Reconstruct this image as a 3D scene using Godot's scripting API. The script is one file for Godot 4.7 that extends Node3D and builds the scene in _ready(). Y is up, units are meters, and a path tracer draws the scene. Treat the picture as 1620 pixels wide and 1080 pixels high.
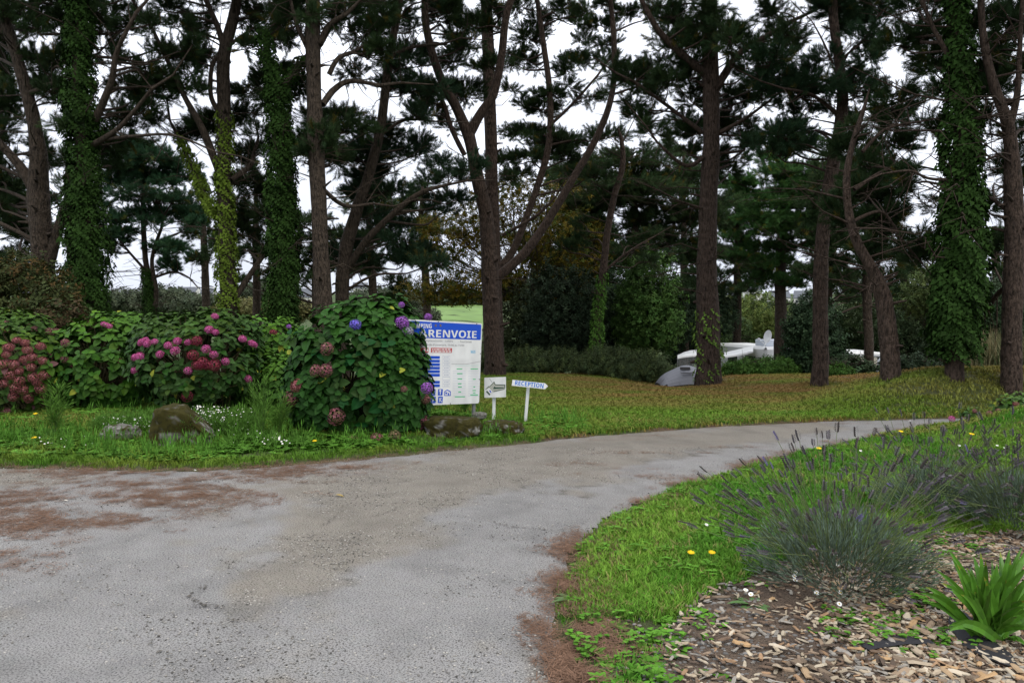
extends Node3D
# A lane into a pine-shaded camping ground. x right, y up, z towards the viewer; "d" is metres ahead (-z).

const F := 1215.0          # focal length, in pixels of a 1620 px wide picture
const PITCH := 0.04113     # the lens looks a little down
const EYE := 1.62

var rng := RandomNumberGenerator.new()
var names := {}
var noise := FastNoiseLite.new()
var noise_b := FastNoiseLite.new()
var sd_grid := PackedFloat32Array()
var mounds := []
var mats := {}
var shapes := {}
var road_poly := PackedVector2Array()
var mulch_poly := PackedVector2Array()

# ---------------------------------------------------------------- mesh collector
class Shape:
	var v := PackedVector3Array()
	var n := PackedVector3Array()
	var c := PackedColorArray()
	var ix := PackedInt32Array()

	func vert(p: Vector3, nn: Vector3, col: Color) -> int:
		v.append(p); n.append(nn); c.append(col)
		return v.size() - 1

	func tri(a: Vector3, b: Vector3, d: Vector3, col: Color) -> void:
		var nn := (d - a).cross(b - a).normalized()
		var k := v.size()
		v.append(a); v.append(b); v.append(d)
		for q in 3:
			n.append(nn); c.append(col); ix.append(k + q)

	func quad(a: Vector3, b: Vector3, d: Vector3, e: Vector3, col: Color) -> void:
		tri(a, b, d, col)
		tri(a, d, e, col)

	func face(nn: Vector3, pts: Array, col: Color) -> void:
		var k := v.size()
		for p in pts:
			v.append(p); n.append(nn); c.append(col)
		for q in range(1, pts.size() - 1):
			ix.append(k); ix.append(k + q); ix.append(k + q + 1)

	# a box with small chamfers on every edge
	func box(t: Transform3D, size: Vector3, col: Color, bevel := 0.0) -> void:
		var h := size * 0.5
		var b: float = min(bevel, min(h.x, min(h.y, h.z)) * 0.6)
		for ax in 3:
			for s in [-1.0, 1.0]:
				var u := (ax + 1) % 3
				var w := (ax + 2) % 3
				var q := []
				for e in [[-1, -1], [-1, 1], [1, 1], [1, -1]]:
					var p := Vector3.ZERO
					p[ax] = s * h[ax]; p[u] = e[0] * (h[u] - b); p[w] = e[1] * (h[w] - b)
					q.append(t * p)
				if s < 0: q.reverse()
				quad(q[0], q[1], q[2], q[3], col)
		if b <= 0.0: return
		for ax in 3:
			var u := (ax + 1) % 3
			var w := (ax + 2) % 3
			for e in [[-1, -1], [-1, 1], [1, 1], [1, -1]]:
				var q := []
				for k in 4:
					var p := Vector3.ZERO
					var along := -1.0 if k == 0 or k == 3 else 1.0
					p[ax] = along * (h[ax] - b)
					if k < 2:
						p[u] = e[0] * h[u]; p[w] = e[1] * (h[w] - b)
					else:
						p[u] = e[0] * (h[u] - b); p[w] = e[1] * h[w]
					q.append(t * p)
				if e[0] * e[1] < 0: q.reverse()
				quad(q[0], q[1], q[2], q[3], col)

	func tube(pts: Array, rad: Array, sides: int, col: Color, rough := 0.0, nz: FastNoiseLite = null, cap := true) -> void:
		var m := pts.size()
		if m < 2: return
		var dir: Vector3 = (pts[1] - pts[0]).normalized()
		var side := dir.cross(Vector3(0.31, 0.2, 0.93)).normalized()
		var k0 := v.size()
		for i in m:
			var a: Vector3 = pts[max(i - 1, 0)]
			var b: Vector3 = pts[min(i + 1, m - 1)]
			dir = (b - a).normalized()
			side = (side - dir * side.dot(dir)).normalized()
			var up := dir.cross(side)
			for s in sides:
				var an := TAU * s / sides
				var o := side * cos(an) + up * sin(an)
				var r: float = rad[i]
				if rough > 0.0 and nz:
					var pp: Vector3 = pts[i] + o * r
					r *= 1.0 + rough * (nz.get_noise_3d(pp.x * 9.0, pp.y * 1.6, pp.z * 9.0) + 0.6 * nz.get_noise_3d(pp.x * 30.0, pp.y * 5.0, pp.z * 30.0))
				v.append(pts[i] + o * r); n.append(o); c.append(col)
		for i in m - 1:
			for s in sides:
				var a := k0 + i * sides + s
				var b := k0 + i * sides + (s + 1) % sides
				ix.append(a); ix.append(a + sides); ix.append(b)
				ix.append(b); ix.append(a + sides); ix.append(b + sides)
		if cap:
			var e := k0 + (m - 1) * sides
			for s in range(1, sides - 1):
				ix.append(e); ix.append(e + s + 1); ix.append(e + s)

	func done() -> ArrayMesh:
		var arr := []
		arr.resize(Mesh.ARRAY_MAX)
		arr[Mesh.ARRAY_VERTEX] = v
		arr[Mesh.ARRAY_NORMAL] = n
		arr[Mesh.ARRAY_COLOR] = c
		arr[Mesh.ARRAY_INDEX] = ix
		var m := ArrayMesh.new()
		if ix.size() > 0:
			m.add_surface_from_arrays(Mesh.PRIMITIVE_TRIANGLES, arr)
		return m

# ---------------------------------------------------------------- naming, adding
func numbered(parent: Node, called: String) -> String:
	var key := str(parent.get_instance_id()) + called
	var k: int = names.get(key, 0)
	names[key] = k + 1
	return called if k == 0 else "%s_%03d" % [called, k]

func thing(called: String, label: String, category: String, where: Vector3, group := "") -> Node3D:
	var o := Node3D.new()
	o.name = numbered(self, called)
	o.position = where
	add_child(o)
	tag(o, label, category, group)
	return o

func tag(o: Node, label: String, category: String, group := "") -> void:
	o.set_meta("label", label)
	o.set_meta("category", category)
	if group != "": o.set_meta("group", group)

# a mesh whose vertices are given in world metres, put under a thing (or the root)
func part(called: String, mesh: Mesh, m: Material, parent: Node = self, kind := "") -> MeshInstance3D:
	var o := MeshInstance3D.new()
	o.name = numbered(parent, called)
	o.mesh = mesh
	o.material_override = m
	parent.add_child(o)
	if parent != self:
		o.position = -world_of(parent)
	if kind != "": o.set_meta("kind", kind)
	return o

func world_of(o: Node) -> Vector3:
	var p := Vector3.ZERO
	while o is Node3D and o != self:
		p += (o as Node3D).position
		o = o.get_parent()
	return p

# a mesh in its own axes, placed by a transform given in world space
func piece(called: String, mesh: Mesh, m: Material, t: Transform3D, parent: Node = self) -> MeshInstance3D:
	var o := MeshInstance3D.new()
	o.name = numbered(parent, called)
	o.mesh = mesh
	o.material_override = m
	parent.add_child(o)
	t.origin -= world_of(parent) if parent != self else Vector3.ZERO
	o.transform = t
	return o

func many(called: String, mesh: Mesh, m: Material, xf: Array, col: PackedColorArray, parent: Node = self) -> MultiMeshInstance3D:
	if xf.is_empty(): return null
	var mm := MultiMesh.new()
	mm.transform_format = MultiMesh.TRANSFORM_3D
	mm.use_colors = col.size() > 0
	mm.mesh = mesh
	mm.instance_count = xf.size()
	var off := world_of(parent) if parent != self else Vector3.ZERO
	for i in xf.size():
		var t: Transform3D = xf[i]
		t.origin -= off
		mm.set_instance_transform(i, t)
		if col.size() > 0: mm.set_instance_color(i, col[i])
	var o := MultiMeshInstance3D.new()
	o.name = numbered(parent, called)
	o.multimesh = mm
	o.material_override = m
	o.set_meta("kind", "stuff")
	parent.add_child(o)
	return o

# ---------------------------------------------------------------- materials
func lin(r: float, g: float, b: float) -> Color:
	return Color(r, g, b).linear_to_srgb()

func mat(key: String, col: Color, rough := 0.85, back := 0.0, spec := 0.35) -> StandardMaterial3D:
	if mats.has(key): return mats[key]
	var m := StandardMaterial3D.new()
	m.resource_name = key
	m.albedo_color = col.linear_to_srgb()
	m.roughness = rough
	m.metallic_specular = spec
	m.vertex_color_use_as_albedo = true
	m.cull_mode = BaseMaterial3D.CULL_DISABLED
	if back > 0.0:
		m.backlight_enabled = true
		m.backlight = Color(back, back, back * 0.6)
	mats[key] = m
	return m

func noise_tex(size: int, freq: float, kind: int, oct: int, lo: float, hi: float, sd: int, normal := false, bump := 4.0) -> NoiseTexture2D:
	var f := FastNoiseLite.new()
	f.noise_type = kind
	f.frequency = freq
	f.seed = sd
	f.fractal_octaves = oct
	if kind == FastNoiseLite.TYPE_CELLULAR:
		f.cellular_return_type = FastNoiseLite.RETURN_CELL_VALUE
	var t := NoiseTexture2D.new()
	t.width = size; t.height = size
	t.seamless = size < 1000
	t.seamless_blend_skirt = .05
	t.noise = f
	if normal:
		t.as_normal_map = true
		t.bump_strength = bump
	else:
		var g := Gradient.new()
		g.set_color(0, Color(lo, lo, lo))
		g.set_color(1, Color(hi, hi, hi))
		t.color_ramp = g
	return t

func textured(key: String, col: Color, rough: float, tex: Texture2D, nrm: Texture2D, scale: Vector3, nscale := 1.0, detail: Texture2D = null) -> StandardMaterial3D:
	var m := mat(key, col, rough)
	m.albedo_texture = tex
	m.uv1_triplanar = true
	m.uv1_world_triplanar = true
	m.uv1_scale = scale
	if nrm:
		m.normal_enabled = true
		m.normal_texture = nrm
		m.normal_scale = nscale
	if detail:
		m.detail_enabled = true
		m.detail_albedo = detail
		m.detail_blend_mode = BaseMaterial3D.BLEND_MODE_MUL
		m.detail_uv_layer = BaseMaterial3D.DETAIL_UV_2
		m.uv2_triplanar = true
		m.uv2_world_triplanar = true
		m.uv2_scale = scale * 0.137
	return m

# ---------------------------------------------------------------- places
func ray(px: float, py: float) -> Vector3:
	return Vector3(px - 810.0, 540.0 - py, -F).rotated(Vector3.RIGHT, -PITCH)

func at(px: float, py: float, d: float) -> Vector3:
	var r := ray(px, py)
	return Vector3(0, EYE, 0) + r * (d / -r.z)

func flat(px: float, py: float) -> Vector2:
	var r := ray(px, py)
	var t := EYE / -r.y
	return Vector2(r.x * t, -r.z * t)

func ground_at(px: float, py: float) -> Vector3:
	var r := ray(px, py)
	r /= -r.z
	var d := 1.5
	while d < 700.0:
		var p := Vector3(0, EYE, 0) + r * d
		if p.y < terr(p.x, d): break
		d += 0.04 + d * 0.004
	return on(r.x * d, d)

func on(x: float, d: float) -> Vector3:
	return Vector3(x, terr(x, d), -d)

func prof(d: float) -> float:
	var k := [-100.0, 0.0, 11.0, 0.0, 14.0, -0.07, 24.0, -0.40, 28.0, -0.95, 42.0, -2.5, 60.0, -4.2, 90.0, -6.0, 130.0, -6.5, 200.0, -4.0, 300.0, 1.0, 450.0, 8.0, 600.0, 14.0, 2500.0, 22.0]
	for i in range(0, k.size() - 2, 2):
		if d < k[i + 2]:
			return lerpf(k[i + 1], k[i + 3], clampf((d - k[i]) / (k[i + 2] - k[i]), 0.0, 1.0))
	return 22.0

const GX0 := -16.0
const GD0 := -4.0
const GS := 0.1
const GW := 420
const GH := 240

func poly_sd(p: Vector2, poly: PackedVector2Array) -> float:
	var best := 1e9
	var m := poly.size()
	for i in m:
		var q := Geometry2D.get_closest_point_to_segment(p, poly[i], poly[(i + 1) % m])
		best = minf(best, p.distance_squared_to(q))
	var s := sqrt(best)
	return -s if Geometry2D.is_point_in_polygon(p, poly) else s

func road_sd(x: float, d: float) -> float:
	var u := (x - GX0) / GS
	var w := (d - GD0) / GS
	if u < 0 or w < 0 or u >= GW - 1 or w >= GH - 1: return 5.0
	var i := int(u)
	var j := int(w)
	u -= i; w -= j
	var k := j * GW + i
	return lerpf(lerpf(sd_grid[k], sd_grid[k + 1], u), lerpf(sd_grid[k + GW], sd_grid[k + GW + 1], u), w) + noise.get_noise_2d(x * 55.0, d * 55.0) * 0.07

func terr(x: float, d: float) -> float:
	var h := prof(d)
	var s := road_sd(x, d)
	if s < -0.05: return h - 0.03
	h += lerpf(-0.03, 0.02, smoothstep(-0.05, 0.12, s))
	var w := smoothstep(0.0, 1.4, s)
	if w > 0.0:
		var k := 0.0
		if d < 14.0 and x > 3.0:
			k += 0.62 * smoothstep(4.2, 8.0, x) * smoothstep(4.5, 9.0, d)
		if x < 0.5 and d > 7.0 and d < 20.0:
			k += 0.12 * smoothstep(8.5, 10.5, d) * smoothstep(20.0, 13.0, d) * smoothstep(0.5, -2.0, x)
		if d < 40.0:
			k += 0.02 * noise.get_noise_2d(x * 22.0, d * 22.0)
			for m in mounds:
				var q: float = pow((x - m[0]) / m[2], 2) + pow((d - m[1]) / m[3], 2)
				if q < 6.0: k += m[4] * exp(-q)
		else:
			k += noise.get_noise_2d(x * 0.8, d * 0.8) * minf(1.0, d / 200.0) * 1.2
		h += k * w
	return h

func rnd(a: float, b: float) -> float:
	return rng.randf_range(a, b)

func rdir() -> Vector3:
	while true:
		var p := Vector3(rnd(-1, 1), rnd(-1, 1), rnd(-1, 1))
		var l := p.length_squared()
		if l < 1.0 and l > 0.01: return p / sqrt(l)
	return Vector3.UP

# basis whose y runs along "y", whose z leans to "z"
func aim(y: Vector3, z: Vector3) -> Basis:
	y = y.normalized()
	var x := y.cross(z)
	if x.length_squared() < 1e-5: x = y.cross(Vector3(0.3, 0.7, 0.64))
	x = x.normalized()
	return Basis(x, y, x.cross(y))

# a smooth curve through points, "each" samples a span; w carries a radius
func smooth_line(p: Array, each: int) -> Array:
	var out := []
	var m := p.size()
	for i in m - 1:
		var a: Vector4 = p[max(i - 1, 0)]
		var b: Vector4 = p[i]
		var c: Vector4 = p[i + 1]
		var e: Vector4 = p[min(i + 2, m - 1)]
		for s in each:
			var t := float(s) / each
			out.append(b.cubic_interpolate(c, a, e, t) if false else cat(a, b, c, e, t))
	out.append(p[m - 1])
	return out

func cat(a: Vector4, b: Vector4, c: Vector4, e: Vector4, t: float) -> Vector4:
	return 0.5 * (2.0 * b + (c - a) * t + (2.0 * a - 5.0 * b + 4.0 * c - e) * t * t + (3.0 * b - a - 3.0 * c + e) * t * t * t)

func v3(p: Vector4) -> Vector3:
	return Vector3(p.x, p.y, p.z)

# ---------------------------------------------------------------- foliage pieces
func spray_mesh(sd: int, needles: int, length: float, nl: float, nw: float) -> ArrayMesh:
	rng.seed = sd
	var s := Shape.new()
	s.tube([Vector3.ZERO, Vector3(0, length * 0.6, 0.01), Vector3(0, length, 0.0)], [0.006, 0.005, 0.003], 3, Color(0.5, 0.35, 0.25))
	for i in needles:
		var t := pow(rnd(0.0, 1.0), 0.7)
		var b := Vector3(0, length * lerpf(0.12, 1.0, t), 0)
		var az := rnd(0, TAU)
		var open := deg_to_rad(rnd(28, 62)) * (1.15 - 0.45 * t)
		var dir := Vector3(cos(az) * sin(open), cos(open), sin(az) * sin(open))
		var sidev := dir.cross(rdir()).normalized() * nw * 0.5
		var l := nl * rnd(0.75, 1.15)
		var g := rnd(0.75, 1.25)
		s.tri(b + sidev, b + dir * l + Vector3(0, -0.012, 0), b - sidev, Color(g, g, g))
	return s.done()

# a bent leaf along +y, its face to +z
func leaf_shape(s: Shape, t: Transform3D, l: float, w: float, fold: float, droop: float, col: Color, steps := 4) -> void:
	var prev := []
	for i in steps + 1:
		var u := float(i) / steps
		var hw := w * 0.5 * pow(sin(PI * clampf(pow(u, 0.8) * 0.97 + 0.03, 0, 1)), 0.8)
		if i == steps: hw = 0.0
		var y := l * u
		var z := -droop * l * u * u
		var row := [t * Vector3(-hw, y, z + fold * hw), t * Vector3(0, y, z), t * Vector3(hw, y, z + fold * hw)]
		if i > 0:
			var c2 := col * (1.0 if i % 2 == 0 else 0.94)
			c2.a = 1.0
			if i == steps:
				s.tri(prev[0], row[1], prev[1], c2)
				s.tri(prev[1], row[1], prev[2], c2)
			else:
				s.quad(prev[0], row[0], row[1], prev[1], c2)
				s.quad(prev[1], row[1], row[2], prev[2], c2)
		prev = row

func sprig_mesh(sd: int, leaves: int, length: float, ll: float, lw: float) -> ArrayMesh:
	rng.seed = sd
	var s := Shape.new()
	s.tube([Vector3.ZERO, Vector3(0, length, 0)], [0.004, 0.002], 3, Color(0.6, 0.45, 0.3))
	for i in leaves:
		var t := (i + rnd(0.1, 0.9)) / leaves
		var az := i * 2.4 + rnd(-0.5, 0.5)
		var out := Vector3(cos(az), rnd(0.1, 0.8), sin(az))
		var g := rnd(0.78, 1.22)
		leaf_shape(s, Transform3D(aim(out, Vector3(rnd(-.5, .5), 1, rnd(-.5, .5))), Vector3(0, length * t, 0)), ll * rnd(0.75, 1.2), lw * rnd(0.8, 1.2), 0.25, 0.15, Color(g, g, g * 0.95), 2)
	return s.done()

func ivy_mesh(sd: int) -> ArrayMesh:
	rng.seed = sd
	var s := Shape.new()
	for i in 5:
		var g := rnd(0.65, 1.3)
		var t := Transform3D(aim(Vector3(rnd(-1, 1), rnd(-1.2, 0.2), rnd(0.0, 0.9)), Vector3(rnd(-.4, .4), rnd(0.1, .8), 1)), Vector3(rnd(-.1, .1), rnd(-.1, .1), rnd(0.0, 0.1)))
		var l := rnd(0.07, 0.11)
		var c := Color(g, g, g)
		# five-lobed outline
		var o := [Vector3(0, 0, 0), Vector3(-0.45, 0.02, 0.02), Vector3(-0.34, 0.36, 0.03), Vector3(-0.2, 0.55, 0.02), Vector3(0, 1.0, -0.05), Vector3(0.2, 0.55, 0.02), Vector3(0.34, 0.36, 0.03), Vector3(0.45, 0.02, 0.02)]
		for k in range(1, 7):
			s.tri(t * (o[0] * l), t * (o[k] * l), t * (o[k + 1] * l), c)
	return s.done()

func tuft_mesh(sd: int, blades: int, h: float, spread: float, w: float, bend: float) -> ArrayMesh:
	rng.seed = sd
	var s := Shape.new()
	for i in blades:
		var az := rnd(0, TAU)
		var b := Vector3(cos(az), 0, sin(az)) * spread * sqrt(rnd(0, 1))
		var az2 := rnd(0, TAU)
		var dir := Vector3(cos(az2), 0, sin(az2))
		var hh := h * rnd(0.5, 1.1)
		var bd := bend * rnd(0.3, 1.3) * hh
		var sd2 := Vector3(-dir.z, 0, dir.x).rotated(Vector3.UP, rnd(-.6, .6)) * w * 0.5 * rnd(.7, 1.3)
		var m := b + Vector3(0, hh * 0.6, 0) + dir * bd * 0.35
		var e := b + Vector3(0, hh, 0) + dir * bd
		var g := rnd(0.75, 1.2)
		var c := Color(g * rnd(0.9, 1.15), g, g * 0.9)
		b.y -= 0.01
		s.tri(b - sd2, m - sd2 * 0.8, b + sd2, c)
		s.tri(m - sd2 * 0.8, m + sd2 * 0.8, b + sd2, c)
		s.tri(m - sd2 * 0.8, e, m + sd2 * 0.8, c)
	return s.done()

func rosette_mesh(sd: int, leaves: int, ll: float, lw: float, lift: float) -> ArrayMesh:
	rng.seed = sd
	var s := Shape.new()
	for i in leaves:
		var az := i * 2.4 + rnd(-.3, .3)
		var out := Vector3(cos(az), lift * rnd(0.5, 1.6), sin(az))
		var g := rnd(0.8, 1.2)
		leaf_shape(s, Transform3D(aim(out, Vector3(0, 1, 0)), Vector3(cos(az), 0, sin(az)) * ll * 0.06), ll * rnd(0.7, 1.15), lw * rnd(.8, 1.2), 0.2, 0.3, Color(g, g, g * .9), 4)
	return s.done()

# three leaflets on a stalk
func clover_mesh(sd: int) -> ArrayMesh:
	rng.seed = sd
	var s := Shape.new()
	for i in 9:
		var b := Vector3(rnd(-.06, .06), 0, rnd(-.06, .06))
		var tip := b + Vector3(rnd(-.02, .02), rnd(.02, .06), rnd(-.02, .02))
		s.tube([b, tip], [.0012, .0009], 3, Color(.9, 1, .8))
		var a0 := rnd(0, TAU)
		var g := rnd(.8, 1.25)
		for k in 3:
			var az := a0 + k * TAU / 3
			leaf_shape(s, Transform3D(aim(Vector3(cos(az), .15, sin(az)), Vector3.UP), tip), rnd(.016, .024), .02, .2, .1, Color(g, g, g * .9), 3)
	return s.done()

# ---------------------------------------------------------------- trees
# data: d, trunk [[px,py,width px]...], limbs [[[px,py,w,extra depth]...]...], pads [[px,py,rx,ry,extra depth,density]...]
func line_of(a: Array, d: float) -> Array:
	var out := []
	for q in a:
		var dd: float = d + (q[3] if q.size() > 3 else 0.0)
		var p := at(q[0], q[1], dd)
		out.append(Vector4(p.x, p.y, p.z, q[2] * 0.45 * dd / F))
	return out

func tube_line(s: Shape, l: Array, sides: int, rough: float) -> void:
	var p := []
	var r := []
	for q in l:
		p.append(v3(q)); r.append(q.w)
	s.tube(p, r, sides, Color.WHITE, rough, noise_b)

func grow_pad(C: Vector3, R: Vector3, dens: float, skeleton: Array, wood: Shape, xf: Array, col: PackedColorArray, size: float, tint: float) -> void:
	# the branch that carries it leaves the wood nearby, below its height
	var best := 1e9
	var a: Vector4 = skeleton[0]
	for q in skeleton:
		var dv := v3(q) - C
		var cost := dv.length() + (2.5 * maxf(0.0, dv.y + 0.15)) + absf(dv.y + 0.25 * Vector2(dv.x, dv.z).length() + 0.2)
		if cost < best:
			best = cost; a = q
	var A := v3(a)
	var L := A.distance_to(C)
	var r0 := minf(a.w * 0.55, 0.018 + 0.011 * L)
	var mid := A.lerp(C, 0.5) + Vector3(rnd(-.12, .12), rnd(-0.12, 0.1), rnd(-.12, .12)) * L
	var q3 := A.lerp(C, 0.8) + Vector3(rnd(-.05, .05), rnd(-.08, 0.02), rnd(-.05, .05)) * L
	var tip := C + (C - A).normalized() * R.x * 0.4
	var bl := smooth_line([Vector4(A.x, A.y, A.z, r0), Vector4(mid.x, mid.y, mid.z, r0 * 0.75), Vector4(q3.x, q3.y, q3.z, r0 * 0.5), Vector4(C.x, C.y, C.z, r0 * 0.36), Vector4(tip.x, tip.y, tip.z, 0.006)], 3)
	tube_line(wood, bl, 6, 0.0)
	var area := R.x * R.y * PI
	var n := int(clampf(area * 47.0 * dens, 9, 180))
	for i in n:
		var o := rdir() * pow(rnd(0, 1), 0.4)
		var P := C + Vector3(o.x * R.x, o.y * R.y, o.z * R.z)
		var bi := int(rnd(0.35, 1.0) * (bl.size() - 1))
		var S := v3(bl[bi])
		# twigs leave the near part of the branch
		for k in range(bi, bl.size()):
			if v3(bl[k]).distance_squared_to(P) < S.distance_squared_to(P): S = v3(bl[k])
		var M := S.lerp(P, 0.5) + Vector3(rnd(-.1, .1), rnd(-.14, .02), rnd(-.1, .1)) * S.distance_to(P)
		wood.tube([S, M, P], [0.012, 0.008, 0.004], 3, Color(.8, .8, .8), 0.0, null, false)
		var dir := (P - M).normalized()
		var c := int(rnd(5, 9))
		for k in c:
			var t := 1.0 - 0.70 * float(k) / c
			var Q := S.lerp(P, t) + rdir() * 0.07
			var y := (dir * 0.7 + Vector3.UP * rnd(0.2, 0.8) + rdir() * 0.65).normalized()
			xf.append(Transform3D(aim(y, rdir()).scaled(Vector3.ONE * size * rnd(0.6, 1.0)), Q))
			var g := rnd(0.7, 1.3) * tint
			if rng.randf() < 0.035: col.append(Color(3.2 * g, 1.5 * g, 0.8 * g))
			else: col.append(Color(g * rnd(.9, 1.12), g, g * rnd(.85, 1.1)))

func ivy_on(o: Node3D, l: Array, d: float, cover: Array, tint: Color, name_seed: int, n_scale := 1.0) -> void:
	# cover: [[py, half width px]...] from low to high
	rng.seed = name_seed
	var xf := []
	var col := PackedColorArray()
	for i in l.size() - 1:
		var a: Vector4 = l[i]
		var b: Vector4 = l[i + 1]
		var len := v3(a).distance_to(v3(b))
		var py := 490.0 - (a.y - EYE) / d * F
		var hw := -1.0
		for k in cover.size() - 1:
			if py <= cover[k][0] and py >= cover[k + 1][0]:
				hw = lerpf(cover[k][1], cover[k + 1][1], (cover[k][0] - py) / (cover[k][0] - cover[k + 1][0])) * d / F
		if hw < 0.0: continue
		var n := int(len * hw * TAU * 270.0 * n_scale)
		for k in n:
			var t := rng.randf()
			var p := v3(a).lerp(v3(b), t)
			var az := rnd(0, TAU)
			var out := Vector3(cos(az), 0, sin(az))
			var lump := 0.82 + 0.6 * noise.get_noise_3d(p.x * 40 + out.x * 18, p.y * 28, p.z * 40 + out.z * 18)
			var bare := noise.get_noise_3d(p.x * 22 + out.x * 9, p.y * 16, p.z * 22 + out.z * 9)
			if bare < -.36 and rng.randf() < .7: continue
			p += out * maxf(a.w * 0.85, hw * lump * (rnd(0.8, 1.1) if rng.randf() < .7 else rnd(.4, .85)))
			xf.append(Transform3D(aim(Vector3.UP + rdir() * 0.3, out + rdir() * 0.4).scaled(Vector3.ONE * rnd(0.4, 1.05)), p))
			var g := rnd(0.55, 1.5)
			col.append(Color(tint.r * g, tint.g * g, tint.b * g))
	many("ivy", shapes.ivy, mat("ivy", Color.WHITE, 0.65, 0.25, 0.15), xf, col, o)

var foot_tufts := []

func pine(called: String, label: String, sd: int, d: float, trunk: Array, limbs: Array, pads: Array, opt := {}) -> Node3D:
	rng.seed = sd
	var base: Vector3
	if opt.has("base"): base = ground_at(opt.base[0], opt.base[1])
	else:
		var b0 := at(trunk[0][0], trunk[0][1], d)
		base = on(b0.x, d)
	d = -base.z
	var o := thing(called, label, "tree", base, opt.get("group", "pine trees"))
	var wood := Shape.new()
	var tl := line_of(trunk, d)
	var t0: Vector4 = tl[0]
	var flare: float = opt.get("flare", 1.25)
	tl.push_front(Vector4(base.x, base.y + 0.35, base.z, t0.w * lerpf(1.0, flare, 0.3)))
	tl.push_front(Vector4(base.x, base.y - 0.25, base.z, t0.w * flare))
	if tl[2].y < tl[1].y + 0.2: tl.remove_at(2)
	var top: Vector4 = tl[tl.size() - 1]
	if opt.get("above", true):
		var lean := (top - (tl[tl.size() - 2] as Vector4))
		lean.y = maxf(lean.y, 0.5)
		var lx := clampf(lean.x / lean.y, -.25, .25)
		tl.append(Vector4(top.x + lx * 2.5, top.y + 2.5, top.z + .3, top.w * 0.75))
		tl.append(Vector4(top.x + lx * 4.0, top.y + 5.0, top.z + .2, top.w * 0.35))
	var sl := smooth_line(tl, 7)
	tube_line(wood, sl, 28, 0.19)
	for i in 14:
		var q: Vector4 = sl[int(rnd(0.12, 0.9) * (sl.size() - 1))]
		var az := rnd(0, TAU)
		var dir := Vector3(cos(az), rnd(-.1, .5), sin(az))
		var st := v3(q) + dir * q.w * .8
		wood.tube([st, st + dir * rnd(.06, .16), st + dir * rnd(.17, .32) + rdir() * .03], [q.w * .22, q.w * .16, q.w * .10], 6, Color.WHITE, .12, noise_b)
	var skel := sl.duplicate()
	for lm in limbs:
		var ll := smooth_line(line_of(lm, d), 6)
		var le: Vector4 = ll[ll.size() - 1]
		var lq: Vector4 = ll[ll.size() - 4]
		var ld := (v3(le) - v3(lq)).normalized()
		for k in 3:
			var e2 := v3(le) + (ld + rdir() * .35).normalized() * (.3 + .25 * (k + 1))
			ll.append(Vector4(e2.x, e2.y, e2.z, le.w * (.7 - .25 * k)))
			le = ll[ll.size() - 1]
			if k == 1: break
		tube_line(wood, ll, 12, 0.10)
		for k in 7:
			var q: Vector4 = ll[int(rnd(0.35, 1.0) * (ll.size() - 1))]
			var dd2 := (ld * .5 + rdir()).normalized()
			var ln2 := rnd(.35, 1.2)
			wood.tube([v3(q), v3(q) + dd2 * ln2 * .5 + rdir() * .06, v3(q) + dd2 * ln2 + rdir() * .12], [minf(q.w * .5, .016), .009, .003], 4, Color(1.1, 1.1, 1.1))
		skel.append_array(ll)
	# dead twigs
	var dead: int = opt.get("dead", 15)
	for i in dead:
		var q: Vector4 = sl[int(rnd(0.3, 0.85) * (sl.size() - 1))]
		var az := rnd(0, TAU)
		var dir := Vector3(cos(az), rnd(-.15, .5), sin(az))
		var ln := rnd(0.5, 1.7)
		var m1 := v3(q) + dir * ln * 0.5 + rdir() * .08
		var e1 := v3(q) + dir * ln + Vector3(0, rnd(-.2, .25), 0) + rdir() * .12
		wood.tube([v3(q), m1, e1], [0.022, 0.013, 0.005], 5, Color(1.1, 1.1, 1.1))
		for k in 6:
			var s0 := v3(q).lerp(e1, rnd(.3, .95))
			wood.tube([s0, s0 + (dir + rdir() * .9) * rnd(.15, .55)], [0.007, 0.003], 3, Color(1.1, 1.1, 1.1))
	var xf := []
	var col := PackedColorArray()
	var size: float = opt.get("size", 1.0)
	var tint: float = opt.get("tint", 1.0)
	for p in pads:
		var dd: float = d + (p[4] if p.size() > 4 else rnd(-.2, 1.6))
		if not opt.has("group") and (p.size() < 5 or p[4] > -.9): dd += 0.75
		var C := at(p[0], p[1], dd)
		var R := Vector3(p[2] * dd / F, p[3] * dd / F, p[2] * dd / F * 0.8)
		# the bough is a stack of thin, uneven layers
		var layers := int(maxf(1.0, round(p[3] / 9.5)))
		for k in layers:
			var f := (k + .5) / layers * 2.0 - 1.0
			var wide := sqrt(maxf(.15, 1.0 - f * f * .8)) * rnd(.62, 1.05)
			var C3 := C + Vector3(rnd(-.38, .38) * R.x, f * R.y * .92 + rnd(-.06, .06), rnd(-.5, .5) * R.z)
			grow_pad(C3, Vector3(R.x * wide, R.y / layers * rnd(.55, .85), R.z * wide * .9), (p[5] if p.size() > 5 else 1.0) * opt.get("dens", 1.0), skel, wood, xf, col, size, tint * rnd(.8, 1.2))
		# smaller neighbours fill the crown out
		for k in int(opt.get("fill", 2)):
			var az := rnd(0, TAU)
			var C2 := C + Vector3(cos(az) * R.x * rnd(.7, 1.25), sin(az) * R.y * rnd(.8, 1.7), rnd(-.2, 1.6))
			grow_pad(C2, Vector3(R.x * rnd(.35, .65), minf(R.y * .6, .22), R.z * rnd(.4, .7)), opt.get("dens", 1.0) * .9, skel, wood, xf, col, size, tint * rnd(.85, 1.15))
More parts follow.
